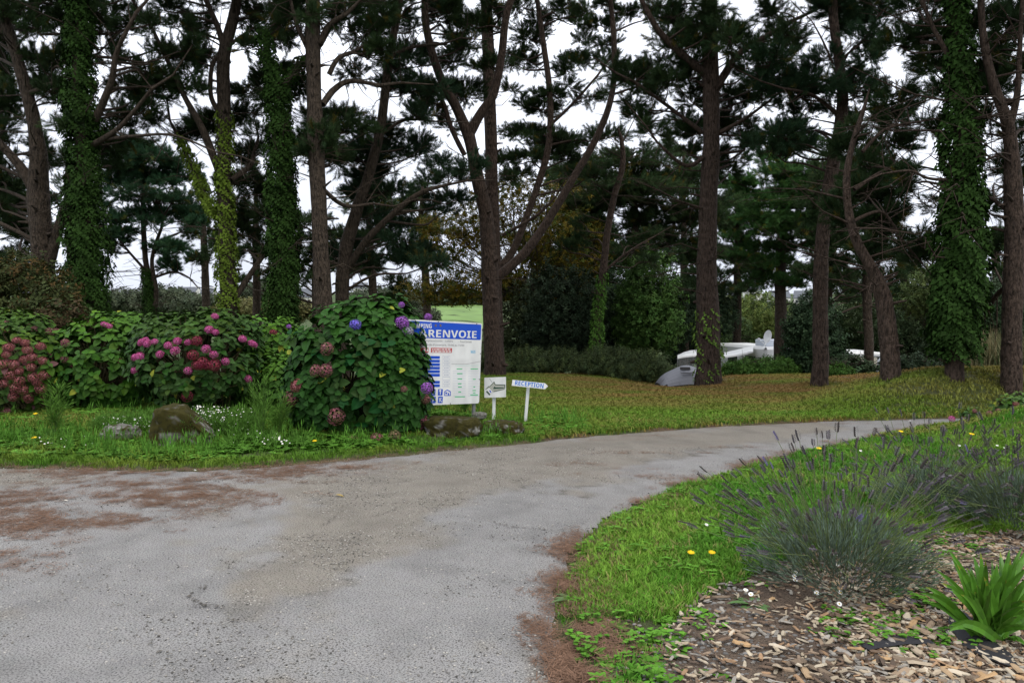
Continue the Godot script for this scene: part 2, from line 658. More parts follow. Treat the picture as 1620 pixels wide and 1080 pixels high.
	if opt.get("above", true):
		var e: Vector4 = tl[tl.size() - 1]
		for k in 11:
			var az := k * 2.4
			var hh := lerpf(-3.6, 0.6, k / 10.0)
			var rr := lerpf(2.9, 0.4, k / 10.0) * rnd(.7, 1.1)
			grow_pad(v3(e) + Vector3(cos(az) * rr, hh, sin(az) * rr), Vector3(1.35, 0.5, 1.35), 0.55, skel, wood, xf, col, size * 1.15, tint)
	if not opt.has("group"):
		for k in 34:
			var az := rnd(0, TAU)
			var rr := (tl[1] as Vector4).w * rnd(1.0, 2.4)
			foot_tufts.append(on(base.x + cos(az) * rr, d + sin(az) * rr))
	part("trunk", wood.done(), mats.bark_red if opt.get("bark", "grey") == "red" else mats.bark, o)
	var tone: Color = opt.get("tone", Color(0.040, 0.072, 0.028))
	for k in col.size(): col[k] = Color(col[k].r * tone.r, col[k].g * tone.g, col[k].b * tone.b)
	var half := xf.size() / 2
	many("crown", shapes.spray_a, mats.needle, xf.slice(0, half), col.slice(0, half), o)
	many("crown", shapes.spray_b, mats.needle, xf.slice(half), col.slice(half), o)
	if opt.has("ivy"): ivy_on(o, sl, d, opt.ivy, opt.get("ivy_tint", Color(.022, .049, .010)), sd + 7, opt.get("ivy_n", 1.0))
	if opt.has("limb_ivy"):
		var ll := smooth_line(line_of(limbs[opt.limb_ivy[0]], d), 6)
		ivy_on(o, ll, d, opt.limb_ivy[1], opt.get("ivy_tint", Color(.022, .049, .010)), sd + 9, 0.8)
	return o

# a leafy shrub or broadleaved tree: lobes [[px,py,rx,ry,d]...]
func leafy(called: String, label: String, cat_: String, sd: int, lobes: Array, n: int, tone: Color, opt := {}) -> Node3D:
	rng.seed = sd
	var l0: Array = lobes[0]
	var c0 := at(l0[0], l0[1], l0[4])
	var base := on(c0.x, l0[4])
	if opt.has("foot"):
		base = on(at(opt.foot[0], 490, l0[4]).x, l0[4])
	var o := thing(called, label, cat_, base, opt.get("group", ""))
	var wood := Shape.new()
	var xf := []
	var col := PackedColorArray()
	var vol := 0.0
	for l in lobes: vol += l[2] * l[3]
	var tw: float = opt.get("trunk", 0.05)
	var gate: float = opt.get("gate", -0.12)
	var flip: float = opt.get("up", 0.2)
	var fork := base + Vector3(rnd(-.1, .1), maxf(0.2, (c0.y - base.y) * opt.get("fork", 0.4)), 0)
	wood.tube([base - Vector3(0, .2, 0), base.lerp(fork, .5) + Vector3(rnd(-.06, .06), 0, rnd(-.06, .06)), fork], [tw * 1.3, tw, tw * 0.85], 8, Color.WHITE, 0.06, noise_b)
	for l in lobes:
		var C := at(l[0], l[1], l[4])
		var k: float = l[4] / F
		var R := Vector3(l[2] * k, l[3] * k, l[2] * k * opt.get("deep", 0.85))
		var cnt := int(n * opt.get("more", 2.5) * l[2] * l[3] / vol)
		var nf := 1.6 / maxf(R.x, R.y)
		for b in opt.get("stems", 7):
			var o2 := rdir() * rnd(.5, .9)
			var P := C + Vector3(o2.x * R.x, o2.y * R.y, o2.z * R.z)
			if P.y < fork.y: P.y = fork.y + rnd(0, .3)
			var M := fork.lerp(P, .5) + rdir() * .12 * R.x
			wood.tube([fork, M, P], [tw * 0.5, tw * 0.3, tw * 0.1], 5, Color.WHITE, 0.0, null, false)
			for b2 in 3:
				var S := M.lerp(P, rng.randf())
				wood.tube([S, S + (rdir() + Vector3.UP * .3) * R.x * rnd(.2, .5)], [tw * .14, tw * .05], 3, Color.WHITE, 0.0, null, false)
		for q in cnt:
			var od := rdir() * pow(rnd(0.06, 1.0), 0.36)
			var P := C + Vector3(od.x * R.x, od.y * R.y, od.z * R.z) * (1.0 + 0.22 * noise.get_noise_3d(C.x + od.x * 60, od.y * 60, C.z + od.z * 60))
			if P.y < terr(P.x, -P.z) + 0.03: continue
			if noise.get_noise_3d(P.x * 24.0 * nf, P.y * 34.0 * nf, P.z * 24.0 * nf) < gate: continue
			var y := (od + Vector3.UP * flip + rdir() * .8).normalized()
			xf.append(Transform3D(aim(y, rdir()).scaled(Vector3.ONE * opt.get("size", 1.0) * rnd(.75, 1.25)), P))
			var g := rnd(.65, 1.35)
			var t2 := tone
			if opt.has("tone2") and rng.randf() < opt.get("mix", .3): t2 = opt.tone2
			col.append(Color(t2.r * g * rnd(.9, 1.1), t2.g * g, t2.b * g))
	part("stem" if tw < 0.06 else "trunk", wood.done(), mats.bark, o)
	many("foliage", shapes[opt.get("leaf", "sprig")], mats.get(opt.get("mat", "leaf")), xf, col, o)
	return o

# ---------------------------------------------------------------- hydrangeas
func florets(sd: int, cols: Array, flat_: float) -> ArrayMesh:
	rng.seed = sd
	var s := Shape.new()
	var n := 74
	for i in n:
		var y := 1.0 - 2.0 * (i + 0.5) / n
		if y < -0.55: continue
		var az := i * 2.39996
		var r := sqrt(1 - y * y)
		var out := Vector3(cos(az) * r, y * flat_, sin(az) * r).normalized()
		var p := Vector3(cos(az) * r, y * flat_, sin(az) * r) * rnd(0.9, 1.06)
		var b := aim(rdir(), out)
		var c: Color = cols[rng.randi() % cols.size()]
		var g := rnd(.7, 1.3)
		c = Color(c.r * g, c.g * g, c.b * g)
		var u := (b.y - out * b.y.dot(out)).normalized()
		var w := out.cross(u)
		for k in 4:
			var a0 := TAU * k / 4.0
			var d1 := u * cos(a0) + w * sin(a0)
			var d2 := u * cos(a0 + .62) + w * sin(a0 + .62)
			var d3 := u * cos(a0 - .62) + w * sin(a0 - .62)
			s.quad(p, p + d3 * .17 + out * .03, p + d1 * .25 + out * rnd(-.02, .06), p + d2 * .17 + out * .03, c)
	# the dim stalks inside the head
	for i in 9:
		s.tube([Vector3(0, -1.1, 0), rdir() * .6 + Vector3(0, .1, 0)], [.05, .02], 3, Color(.05, .07, .03))
	return s.done()

func hit_lobes(px: float, py: float, L: Array) -> Array:
	var r := ray(px, py).normalized()
	var best := 1e9
	var nn := Vector3(0, 0, 1)
	for e in L:
		var C: Vector3 = e[0]
		var R: Vector3 = e[1]
		var oo := (Vector3(0, EYE, 0) - C) / R
		var dd := r / R
		var b := oo.dot(dd)
		var a := dd.dot(dd)
		var disc := b * b - a * (oo.dot(oo) - 1.0)
		if disc < 0: continue
		var t := (-b - sqrt(disc)) / a
		if t < best:
			best = t
			nn = (((Vector3(0, EYE, 0) + r * t) - C) / (R * R)).normalized()
	if best > 1e8:
		var C: Vector3 = L[0][0]
		return [at(px, py, -C.z - 0.72), Vector3(0, .3, 1).normalized()]
	return [Vector3(0, EYE, 0) + r * best, nn]

func hydrangea(label: String, sd: int, lobes: Array, shoots: int, tone: Color, heads: Array, opt := {}) -> Node3D:
	rng.seed = sd
	var L := []
	for l in lobes:
		var k: float = l[4] / F
		L.append([at(l[0], l[1], l[4]), Vector3(l[2] * k, l[3] * k, l[2] * k * 0.85)])
	var c0: Vector3 = L[0][0]
	var base := on(c0.x, -c0.z)
	var o := thing("hydrangea", label, "shrub", base, "hydrangea bushes")
	var wood := Shape.new()
	var near := []
	var xf := []
	var col := PackedColorArray()
	var ls: float = opt.get("leaf", 1.0)
	for li in L.size():
		var C: Vector3 = L[li][0]
		var R: Vector3 = L[li][1]
		var cnt := int(shoots / L.size())
		for i in cnt:
			var inner := i % 5 == 0
			var od := rdir()
			if od.z < -0.35 and rng.randf() < 0.5: od.z = -od.z
			var bump := 1.0 + 0.16 * noise.get_noise_3d(od.x * 70 + sd, od.y * 70, od.z * 70)
			var P := C + od * R * (0.74 if inner else bump * rnd(.9, 1.03))
			if P.y < terr(P.x, -P.z) + 0.08: continue
			var skip := false
			for lj in L.size():
				if lj != li and ((P - L[lj][0]) / L[lj][1]).length() < 0.8: skip = true
			if skip: continue
			var out := (od / R).normalized()
			var ax := (out * 0.8 + Vector3.UP * 0.75 + rdir() * .25).normalized()
			var root := base + Vector3(rnd(-.35, .35), 0.02, rnd(-.3, .2))
			if i % 3 == 0: wood.tube([root, root.lerp(P, .55) + Vector3(0, .12, 0), P], [.011, .008, .005], 4, Color(1, 1, 1), 0, null, false)
			var a0 := rnd(0, TAU)
			var u := ax.cross(Vector3(.2, .1, .97)).normalized()
			var w := ax.cross(u)
			var g0 := rnd(.8, 1.2)
			for k in 6:
				var az := a0 + (k % 2) * PI + int(k / 2) * PI * 0.5
				var rad := u * cos(az) + w * sin(az)
				var tier := int(k / 2)
				var y := (rad + ax * (0.1 + 0.28 * tier) + Vector3.DOWN * rnd(.15, .5) + rdir() * .15).normalized()
				var sz := ls * rnd(.8, 1.2) * (1.0 - 0.2 * tier)
				var T := Transform3D(aim(y, ax + out * .5).scaled(Vector3.ONE * sz), P + ax * 0.035 * tier)
				var g := g0 * rnd(.8, 1.2)
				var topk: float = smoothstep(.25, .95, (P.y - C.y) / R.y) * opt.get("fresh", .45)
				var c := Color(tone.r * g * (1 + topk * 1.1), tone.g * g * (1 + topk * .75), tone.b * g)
				if rng.randf() < opt.get("yellow", 0.012): c = Color(.22, .25, .03)
				if opt.has("blush") and rng.randf() < opt.blush and P.y < C.y + R.y * .4: c = Color(.10 * g, .045 * g, .04 * g)
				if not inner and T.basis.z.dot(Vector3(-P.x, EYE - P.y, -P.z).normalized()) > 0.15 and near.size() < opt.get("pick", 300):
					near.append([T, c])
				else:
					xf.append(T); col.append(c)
	part("stem", wood.done(), mats.stalk, o)
	# leaves one can pick apart, in a few tones
	var tones := {}
	for e in near:
		var c: Color = e[1]
		var key := "hyd_%d_%d_%d" % [int(c.r * 70), int(c.g * 50), int(c.b * 50)]
		var m := mat(key, Color((int(c.r * 70) + .5) / 70, (int(c.g * 50) + .5) / 50, (int(c.b * 50) + .5) / 50), .55, .12, .22)
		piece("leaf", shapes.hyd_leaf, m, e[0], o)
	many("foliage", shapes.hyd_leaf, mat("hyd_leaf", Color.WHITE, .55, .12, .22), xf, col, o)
	for h in heads:
		var hp := hit_lobes(h[0], h[1], L)
		var p: Vector3 = hp[0]
		var r: float = h[2] * -p.z / F
		var ax: Vector3 = (hp[1] + Vector3.UP * .6).normalized()
		p += hp[1] * 0.05
		piece("flower_head", shapes[h[3]], mats.petal, Transform3D(aim(ax, rdir()).scaled(Vector3.ONE * r), p), o)
	return o

# ---------------------------------------------------------------- the place
func _ready() -> void:
	# camera
	var cam := Camera3D.new()
	cam.name = "camera"
	cam.fov = rad_to_deg(2.0 * atan(540.0 / F))
	cam.position = Vector3(0, EYE, 0)
	cam.rotation.x = -PITCH
	cam.near = 0.1
	cam.far = 4000.0
	add_child(cam)
	cam.current = true
	# overcast sky, brighter towards the zenith
	var env := Environment.new()
	env.background_mode = Environment.BG_SKY
	var sky := ProceduralSkyMaterial.new()
	sky.sky_horizon_color = Color(0.838, 0.862, 0.918)
	sky.sky_top_color = Color(1.42, 1.43, 1.45)
	sky.sky_curve = 1.2
	sky.sky_energy_multiplier = SKY
	sky.ground_bottom_color = Color(0.28, 0.29, 0.25)
	sky.ground_horizon_color = Color(0.45, 0.46, 0.44)
	sky.ground_curve = 0.1
	sky.ground_energy_multiplier = 1.0
	sky.sun_angle_max = 1.0
	sky.use_debanding = false
	sky.sky_cover = cloud_cover()
	sky.sky_cover_modulate = Color(1, 1, 1)
	var s := Sky.new()
	s.sky_material = sky
	env.sky = s
	env.ambient_light_source = Environment.AMBIENT_SOURCE_SKY
	env.tonemap_mode = Environment.TONE_MAPPER_LINEAR
	env.tonemap_exposure = EXPOSURE
	env.sdfgi_enabled = true
	env.ssao_enabled = true
	env.ssil_enabled = true
	var we := WorldEnvironment.new()
	we.name = "environment"
	we.environment = env
	add_child(we)
	var sun := DirectionalLight3D.new()
	sun.name = "sun"
	sun.light_energy = 0.5
	sun.light_color = Color(1.0, 0.98, 0.95)
	sun.light_angular_distance = 30.0
	sun.shadow_enabled = true
	sun.rotation_degrees = Vector3(-58, 28, 0)
	add_child(sun)

	setup()
	land()
	pines()
	far_trees()
	shrubs()
	houses()
	bushes()
	stones()
	signs()
	camp()
	lavenders()
	strap_plant()
	grass()
	mulch()
	litter()

const SKY := 1.0
const EXPOSURE := 1.22

func cloud_cover() -> ImageTexture:
	var f := FastNoiseLite.new()
	f.seed = 5
	f.frequency = 1.0
	f.fractal_octaves = 4
	var im := Image.create(512, 256, false, Image.FORMAT_RGBA8)
	for j in 256:
		var el := (0.5 - (j + .5) / 256.0) * PI
		for i in 512:
			var az := TAU * i / 512.0
			var v := Vector3(cos(el) * cos(az), sin(el), cos(el) * sin(az))
			var n := f.get_noise_3d(v.x * 2.2, v.y * 6.5, v.z * 2.2)
			im.set_pixel(i, j, Color(0.95, .97, 1.0, clampf(0.10 + n * 0.6, 0.0, 0.5) * smoothstep(0.0, 0.1, v.y)))
	return ImageTexture.create_from_image(im)

var ridge := PackedVector2Array()

func setup() -> void:
	for q in [[1300, 676], [1000, 708], [760, 748], [640, 792], [520, 872], [430, 950], [430, 1078]]: ridge.append(flat(q[0], q[1]))
	noise.seed = 11
	noise.frequency = 0.04
	noise.fractal_octaves = 3
	noise_b.seed = 21
	noise_b.frequency = 0.25
	noise_b.fractal_octaves = 3
	# the lane's outline: far edge from left to right, near edge back
	for q in [[-300, 738], [0, 738], [100, 739], [200, 743], [320, 742], [420, 738], [520, 729], [600, 722], [700, 712], [800, 703], [850, 697], [920, 690], [1000, 684], [1100, 676], [1200, 670], [1300, 665.5], [1400, 662], [1500, 659.5]]:
		road_poly.append(flat(q[0], q[1]))
	for q in [[9.0, 12.3], [16.0, 14.3], [26.0, 17.0], [26.0, 15.0], [16.0, 12.6], [9.5, 11.1]]:
		road_poly.append(Vector2(q[0], q[1]))
	for q in [[1480, 673], [1400, 687], [1330, 700], [1250, 718], [1170, 741], [1080, 766], [1000, 798], [950, 826], [915, 860], [896, 900], [884, 950], [887, 1000], [902, 1060]]:
		road_poly.append(flat(q[0], q[1]))
	for q in [[0.35, 2.4], [0.2, 0.0], [0.0, -3.5], [-15.5, -3.5], [-15.5, 8.0]]:
		road_poly.append(Vector2(q[0], q[1]))
	sd_grid.resize(GW * GH)
	for j in GH:
		for i in GW:
			sd_grid[j * GW + i] = poly_sd(Vector2(GX0 + i * GS, GD0 + j * GS), road_poly)
	for q in [[1065, 990], [1110, 945], [1160, 925], [1215, 905], [1260, 880], [1330, 872], [1420, 868], [1500, 850], [1600, 846], [1720, 850], [1900, 960], [1760, 1200], [1250, 1250], [1020, 1180], [1010, 1060]]:
		mulch_poly.append(flat(q[0], q[1]))
	# hollow with the tent, roots of the big pines
	mounds = [[4.7, 22.3, 1.3, 3.6, -0.44], [5.05, 19.6, 1.0, 0.9, 0.16], [7.5, 18.6, 1.0, 0.9, 0.12], [10.4, 21.3, 1.3, 1.0, 0.14], [12.9, 21.6, 1.2, 1.0, 0.14], [10.7, 16.4, 1.0, 1.0, 0.08]]
	# textures
	var bark_t := noise_tex(512, 0.018, FastNoiseLite.TYPE_SIMPLEX_SMOOTH, 5, 0.25, 1.75, 3)
	var bark_n := noise_tex(512, 0.02, FastNoiseLite.TYPE_SIMPLEX_SMOOTH, 5, 0, 1, 4, true, 14.0)
	textured("bark", Color(0.060, 0.045, 0.033), 0.95, bark_t, bark_n, Vector3(2.4, 0.42, 2.4), 1.6)
	textured("bark_red", Color(0.060, 0.041, 0.031), 0.95, bark_t, bark_n, Vector3(2.4, 0.42, 2.4), 1.6)
	var grit := noise_tex(1024, 0.10, FastNoiseLite.TYPE_SIMPLEX_SMOOTH, 3, 0.38, 1.62, 8)
	var grit_b := noise_tex(512, 0.03, FastNoiseLite.TYPE_SIMPLEX_SMOOTH, 5, 0.88, 1.12, 9)
	var grit_n := noise_tex(1024, 0.11, FastNoiseLite.TYPE_SIMPLEX_SMOOTH, 4, 0, 1, 10, true, 5.0)
	textured("asphalt", Color(1.0, .975, .94), 0.86, grit, grit_n, Vector3(0.7, 0.7, 0.7), 1.0, grit_b)
	textured("earth", Color.WHITE, 0.95, grit, grit_n, Vector3(0.6, 0.6, 0.6), 1.0, grit_b)
	textured("stone", Color.WHITE, 0.92, noise_tex(512, 0.02, FastNoiseLite.TYPE_SIMPLEX_SMOOTH, 5, 0.6, 1.4, 14), grit_n, Vector3(1.3, 1.3, 1.3), 1.2)
	textured("chip", Color.WHITE, 0.9, noise_tex(256, 0.05, FastNoiseLite.TYPE_SIMPLEX_SMOOTH, 4, 0.6, 1.35, 15), null, Vector3(5, 5, 5))
	mat("needle", Color.WHITE, 0.75, 0.12, 0.2)
	mat("leaf", Color.WHITE, 0.65, 0.3, 0.22)
	mat("dull_leaf", Color.WHITE, 0.7, 0.15)
	mat("grass", Color.WHITE, 0.7, 0.35, 0.22)
	mat("petal", Color.WHITE, 0.7, 0.2)
	mat("stalk", Color(0.075, 0.065, 0.03), 0.8)
	# shared shapes
	shapes.spray_a = spray_mesh(1, 84, 0.32, 0.15, 0.009)
	shapes.spray_b = spray_mesh(2, 76, 0.24, 0.16, 0.009)
	shapes.sprig = sprig_mesh(3, 8, 0.24, 0.09, 0.055)
	shapes.fine = sprig_mesh(4, 14, 0.30, 0.07, 0.018)
	shapes.ivy = ivy_mesh(5)
	shapes.turf = tuft_mesh(6, 9, 0.055, 0.05, 0.005, 0.9)
	shapes.turf_b = tuft_mesh(7, 8, 0.045, 0.06, 0.006, 1.3)
	shapes.long = tuft_mesh(8, 9, 0.24, 0.07, 0.008, 0.5)
	shapes.mown = tuft_mesh(9, 12, 0.034, 0.11, 0.011, 1.0)
	shapes.reed = tuft_mesh(10, 16, 1.35, 0.3, 0.016, 0.3)
	shapes.rosette = rosette_mesh(11, 8, 0.11, 0.035, 0.35)
	shapes.weed = rosette_mesh(12, 7, 0.055, 0.03, 0.7)
	shapes.clover = clover_mesh(13)
	var h := Shape.new()
	leaf_shape(h, Transform3D.IDENTITY, 0.165, 0.115, 0.22, 0.28, Color.WHITE, 5)
	shapes.hyd_leaf = h.done()
	shapes.pink = florets(31, [Color(.42, .07, .22), Color(.38, .06, .18), Color(.46, .10, .28)], .8)
	shapes.red = florets(32, [Color(.22, .025, .05), Color(.18, .025, .05), Color(.26, .04, .06)], .7)
	shapes.dusky = florets(33, [Color(.20, .06, .075), Color(.16, .07, .06), Color(.13, .09, .05), Color(.22, .08, .10)], .85)
	shapes.olive = florets(34, [Color(.12, .10, .045), Color(.16, .09, .06), Color(.10, .08, .04)], .85)
	shapes.violet = florets(35, [Color(.13, .10, .52), Color(.17, .12, .55), Color(.10, .09, .42)], .75)
	shapes.purple = florets(36, [Color(.28, .08, .42), Color(.24, .07, .36), Color(.33, .12, .45)], .85)
	shapes.lilac = florets(37, [Color(.28, .26, .36), Color(.22, .25, .26), Color(.34, .28, .42)], .85)
	shapes.brick = florets(38, [Color(.26, .075, .085), Color(.20, .06, .06), Color(.28, .10, .11)], .6)

# ---------------------------------------------------------------- land and lane
func axis(a: Array) -> PackedFloat32Array:
	# [[from, to, step]...]
	var out := PackedFloat32Array()
	for q in a:
		var x: float = q[0]
		while x < q[1] - 1e-4:
			out.append(x)
			x += q[2]
	out.append(a[a.size() - 1][1])
	return out

func in_mulch(x: float, d: float) -> bool:
	return Geometry2D.is_point_in_polygon(Vector2(x, d), mulch_poly)

# how much rusty needle litter lies here, 0..1
func litter_at(x: float, d: float) -> float:
	var s := road_sd(x, d)
	var v := 0.0
	if s < 0.1:
		var edge: float = exp(-pow((s + 0.02) / 0.13, 2))
		if x > 0.2: v = maxf(v, edge * clampf(0.6 + noise.get_noise_2d(x * 30 + 70, d * 30) * 1.6 + .5 * noise.get_noise_2d(x * 140, d * 140), 0.1, 1.0))
		else: v = maxf(v, exp(-pow((s + 0.04) / 0.10, 2)) * 0.65)
		# the drift under the left verge
		if x < 0.5 and d > 4.0:
			var w := smoothstep(-.35, .7, (x + 1.1) * -.857 + (d - 7.87) * .515)
			var n := noise.get_noise_2d(x * 11 + d * 7, d * 26) + 0.7 * noise.get_noise_2d(x * 60, d * 110) + .5 * noise.get_noise_2d(x * 150, d * 220)
			v = maxf(v, w * clampf(0.44 + n * 1.3, 0.05, 1))
		if x > 0.0 and d > 7.0:
			v = maxf(v, 0.45 * clampf(noise.get_noise_2d(x * 12, d * 60) * 2.0 - .25, 0, 1))
	elif x > 0.0 and d < 7.0 and s < 0.55:
		v = smoothstep(0.6, 0.0, s) * clampf(0.5 + noise.get_noise_2d(x * 40, d * 40) * 1.4 + noise.get_noise_2d(x * 140, d * 140), 0, 1)
	if d > 10.0 and s > 0.2:
		var br := smoothstep(11.5, 15.5, d) * smoothstep(-1.0, 2.5, x - 0.5)
		v = clampf(br * (0.72 + 1.1 * noise.get_noise_2d(x * 9, d * 22)), 0, 1)
	return v

# the smooth top layer of the lane: 1 where it remains, 0 where it has worn to coarse stone
func worn(x: float, d: float) -> float:
	var n := noise.get_noise_2d(x * 5.0 + 31.0, d * 5.0) + 0.28 * noise.get_noise_2d(x * 30.0, d * 30.0) + 0.16 * noise.get_noise_2d(x * 90.0, d * 90.0)
	# tyres keep two bands smooth; the coarse ridge between them runs with the bend
	var near := 1e9
	for i in ridge.size() - 1:
		var p := Vector2(x, d)
		near = minf(near, p.distance_squared_to(Geometry2D.get_closest_point_to_segment(p, ridge[i], ridge[i + 1])))
	return smoothstep(-0.14, 0.14, n * 0.8 + 0.16 - exp(-near / 0.16) * 0.5)

func land() -> void:
	# ground, one sheet to the horizon
	var xs := axis([[-1800, -300, 150], [-300, -60, 24], [-60, -16, 3], [-16, -9, .5], [-9, 9, .15], [9, 16, .3], [16, 60, 3], [60, 300, 24], [300, 1800, 150]])
	var ds := axis([[-120, -8, 16], [-8, 2, 1], [2, 13, .14], [13, 28, .3], [28, 60, 2], [60, 200, 8], [200, 700, 25], [700, 2400, 170]])
	var s := Shape.new()
	var w := xs.size()
	for d in ds:
		for x in xs:
			var lt := litter_at(x, d) if d < 40 and absf(x) < 30 else 0.0
			var c := Color(0.058, 0.072, 0.026)
			if d > 60:
				var g := 0.5 + 0.5 * noise.get_noise_2d(x * 1.2, d * 1.2)
				c = Color(0.05, 0.085, 0.03).lerp(Color(0.09, 0.12, 0.04), g)
			c = c.lerp(Color(0.13, 0.088, 0.060), lt * 0.75)
			if d < 8 and in_mulch(x, d): c = Color(0.11, 0.085, 0.065)
			s.vert(Vector3(x, terr(x, d), -d), Vector3.UP, c)
	grid_faces(s, w, ds.size())
	var o := part("ground", s.done(), mats.earth)
	o.set_meta("kind", "structure")
	o.set_meta("label", "grassy ground sloping away under the pines")
	# lane surface
	xs = axis([[-15.5, -8, .25], [-8, 6.8, .05], [6.8, 26, .3]])
	ds = axis([[-3.5, 2, .5], [2, 6.5, .05], [6.5, 12, .06], [12, 17.2, .2]])
	s = Shape.new()
	w = xs.size()
	var keep := PackedInt32Array()
	keep.resize(w * ds.size())
	var k := 0
	for d in ds:
		for x in xs:
			var sd := road_sd(x, d)
			keep[k] = 1 if sd < 0.02 else 0
			var c := Color(0.3, 0.3, 0.3)
			if sd < 0.1 and d < 13:
				var wn := worn(x, d)
				var lt := litter_at(x, d)
				c = Color(0.226, 0.212, 0.190).lerp(Color(0.252, 0.253, 0.258), wn)
				# dark crumbled rim of the smooth layer
				var rim := exp(-pow((wn - 0.5) / 0.2, 2)) * smoothstep(0.05, 0.4, noise.get_noise_2d(x * 9, d * 9 + 90)) * clampf(0.6 + noise.get_noise_2d(x * 80, d * 80) * 2.0, 0, 1)
				c = c.lerp(Color(0.09, 0.085, 0.075), rim * 0.7)
				c = c * (1.0 + 0.10 * noise.get_noise_2d(x * 7 + 200, d * 7) + 0.10 * noise.get_noise_2d(x * 120, d * 120))
				c = c.lerp(Color(0.19, 0.142, 0.115), lt * 0.48)
			var edge := 0.02 * smoothstep(-0.15, 0.02, sd)
			s.vert(Vector3(x, prof(d) + 0.004 - edge + 0.008 * noise.get_noise_2d(x * 25, d * 25) + .003 * noise.get_noise_2d(x * 120, d * 120), -d), Vector3.UP, Color(c.r, c.g, c.b))
			k += 1
	grid_faces(s, w, ds.size(), keep)
	o = part("road", s.done(), mats.asphalt)
	o.set_meta("kind", "structure")
	o.set_meta("label", "worn grey asphalt lane curving away to the right")
	# crumbled cracks along the edge of the smooth layer
	rng.seed = 72
	for line in [[[548, 796], [534, 818], [508, 834], [478, 862], [432, 890], [398, 908]], [[334, 922], [304, 944], [314, 958], [350, 966], [384, 992]], [[780, 828], [812, 836], [856, 838], [900, 842], [935, 838]], [[240, 1010], [262, 1040], [290, 1078]], [[640, 800], [612, 812], [590, 818]]]:
		s = Shape.new()
		for i in line.size() - 1:
			for j in 26:
				var q := flat(lerpf(line[i][0], line[i + 1][0], (j + rnd(-.6, .6)) / 26.0), lerpf(line[i][1], line[i + 1][1], (j + rnd(-.6, .6)) / 26.0))
				q += Vector2(rnd(-.02, .02), rnd(-.03, .03))
				var ring := []
				var r := rnd(.002, .0065) * (1.0 if rng.randf() < .85 else 1.6)
				if rng.randf() < .35: continue
				var st := rnd(1.0, 2.6)
				var tn := rnd(0, PI)
				for e in 7:
					var a := TAU * e / 7
					var v2 := Vector2(cos(a) * st, sin(a)).rotated(tn) * r * rnd(.5, 1.2) + q
					ring.append(Vector3(v2.x, prof(v2.y) + .0115, -v2.y))
				ring.reverse()
				s.face(Vector3.UP, ring, Color(.12, .11, .095) * rnd(.7, 1.5))
		part("crack", s.done(), mats.earth, o, "")
	# a bright meadow across the valley
	s = Shape.new()
	var n := 14
	for j in n + 1:
		for i in n + 1:
			var d := 205.0 + 152.0 * j / n
			var x := lerpf(-52, -6, float(i) / n) * d / 300.0
			s.vert(Vector3(x, terr(x, d) + 0.35, -d), Vector3.UP, Color(.13, .215, .06) * (1.0 + .5 * noise.get_noise_2d(x * 1.5, d * .8)))
	grid_faces(s, n + 1, n + 1)
	o = part("meadow", s.done(), mats.grass)
	o.set_meta("kind", "structure")
	o.set_meta("label", "pale green meadow on the far slope")

func grid_faces(s: Shape, w: int, h: int, keep := PackedInt32Array()) -> void:
	for j in h - 1:
		for i in w - 1:
			var a := j * w + i
			if keep.size() > 0 and keep[a] + keep[a + 1] + keep[a + w] + keep[a + w + 1] < 4: continue
			s.ix.append(a); s.ix.append(a + w); s.ix.append(a + 1)
			s.ix.append(a + 1); s.ix.append(a + w); s.ix.append(a + w + 1)
	var nn := PackedVector3Array()
	nn.resize(s.v.size())
	for q in range(0, s.ix.size(), 3):
		var a := s.v[s.ix[q]]
		var fn := (s.v[s.ix[q + 2]] - a).cross(s.v[s.ix[q + 1]] - a)
		for e in 3: nn[s.ix[q + e]] += fn
	for q in nn.size(): nn[q] = nn[q].normalized() if nn[q].length_squared() > 0 else Vector3.UP
	s.n = nn

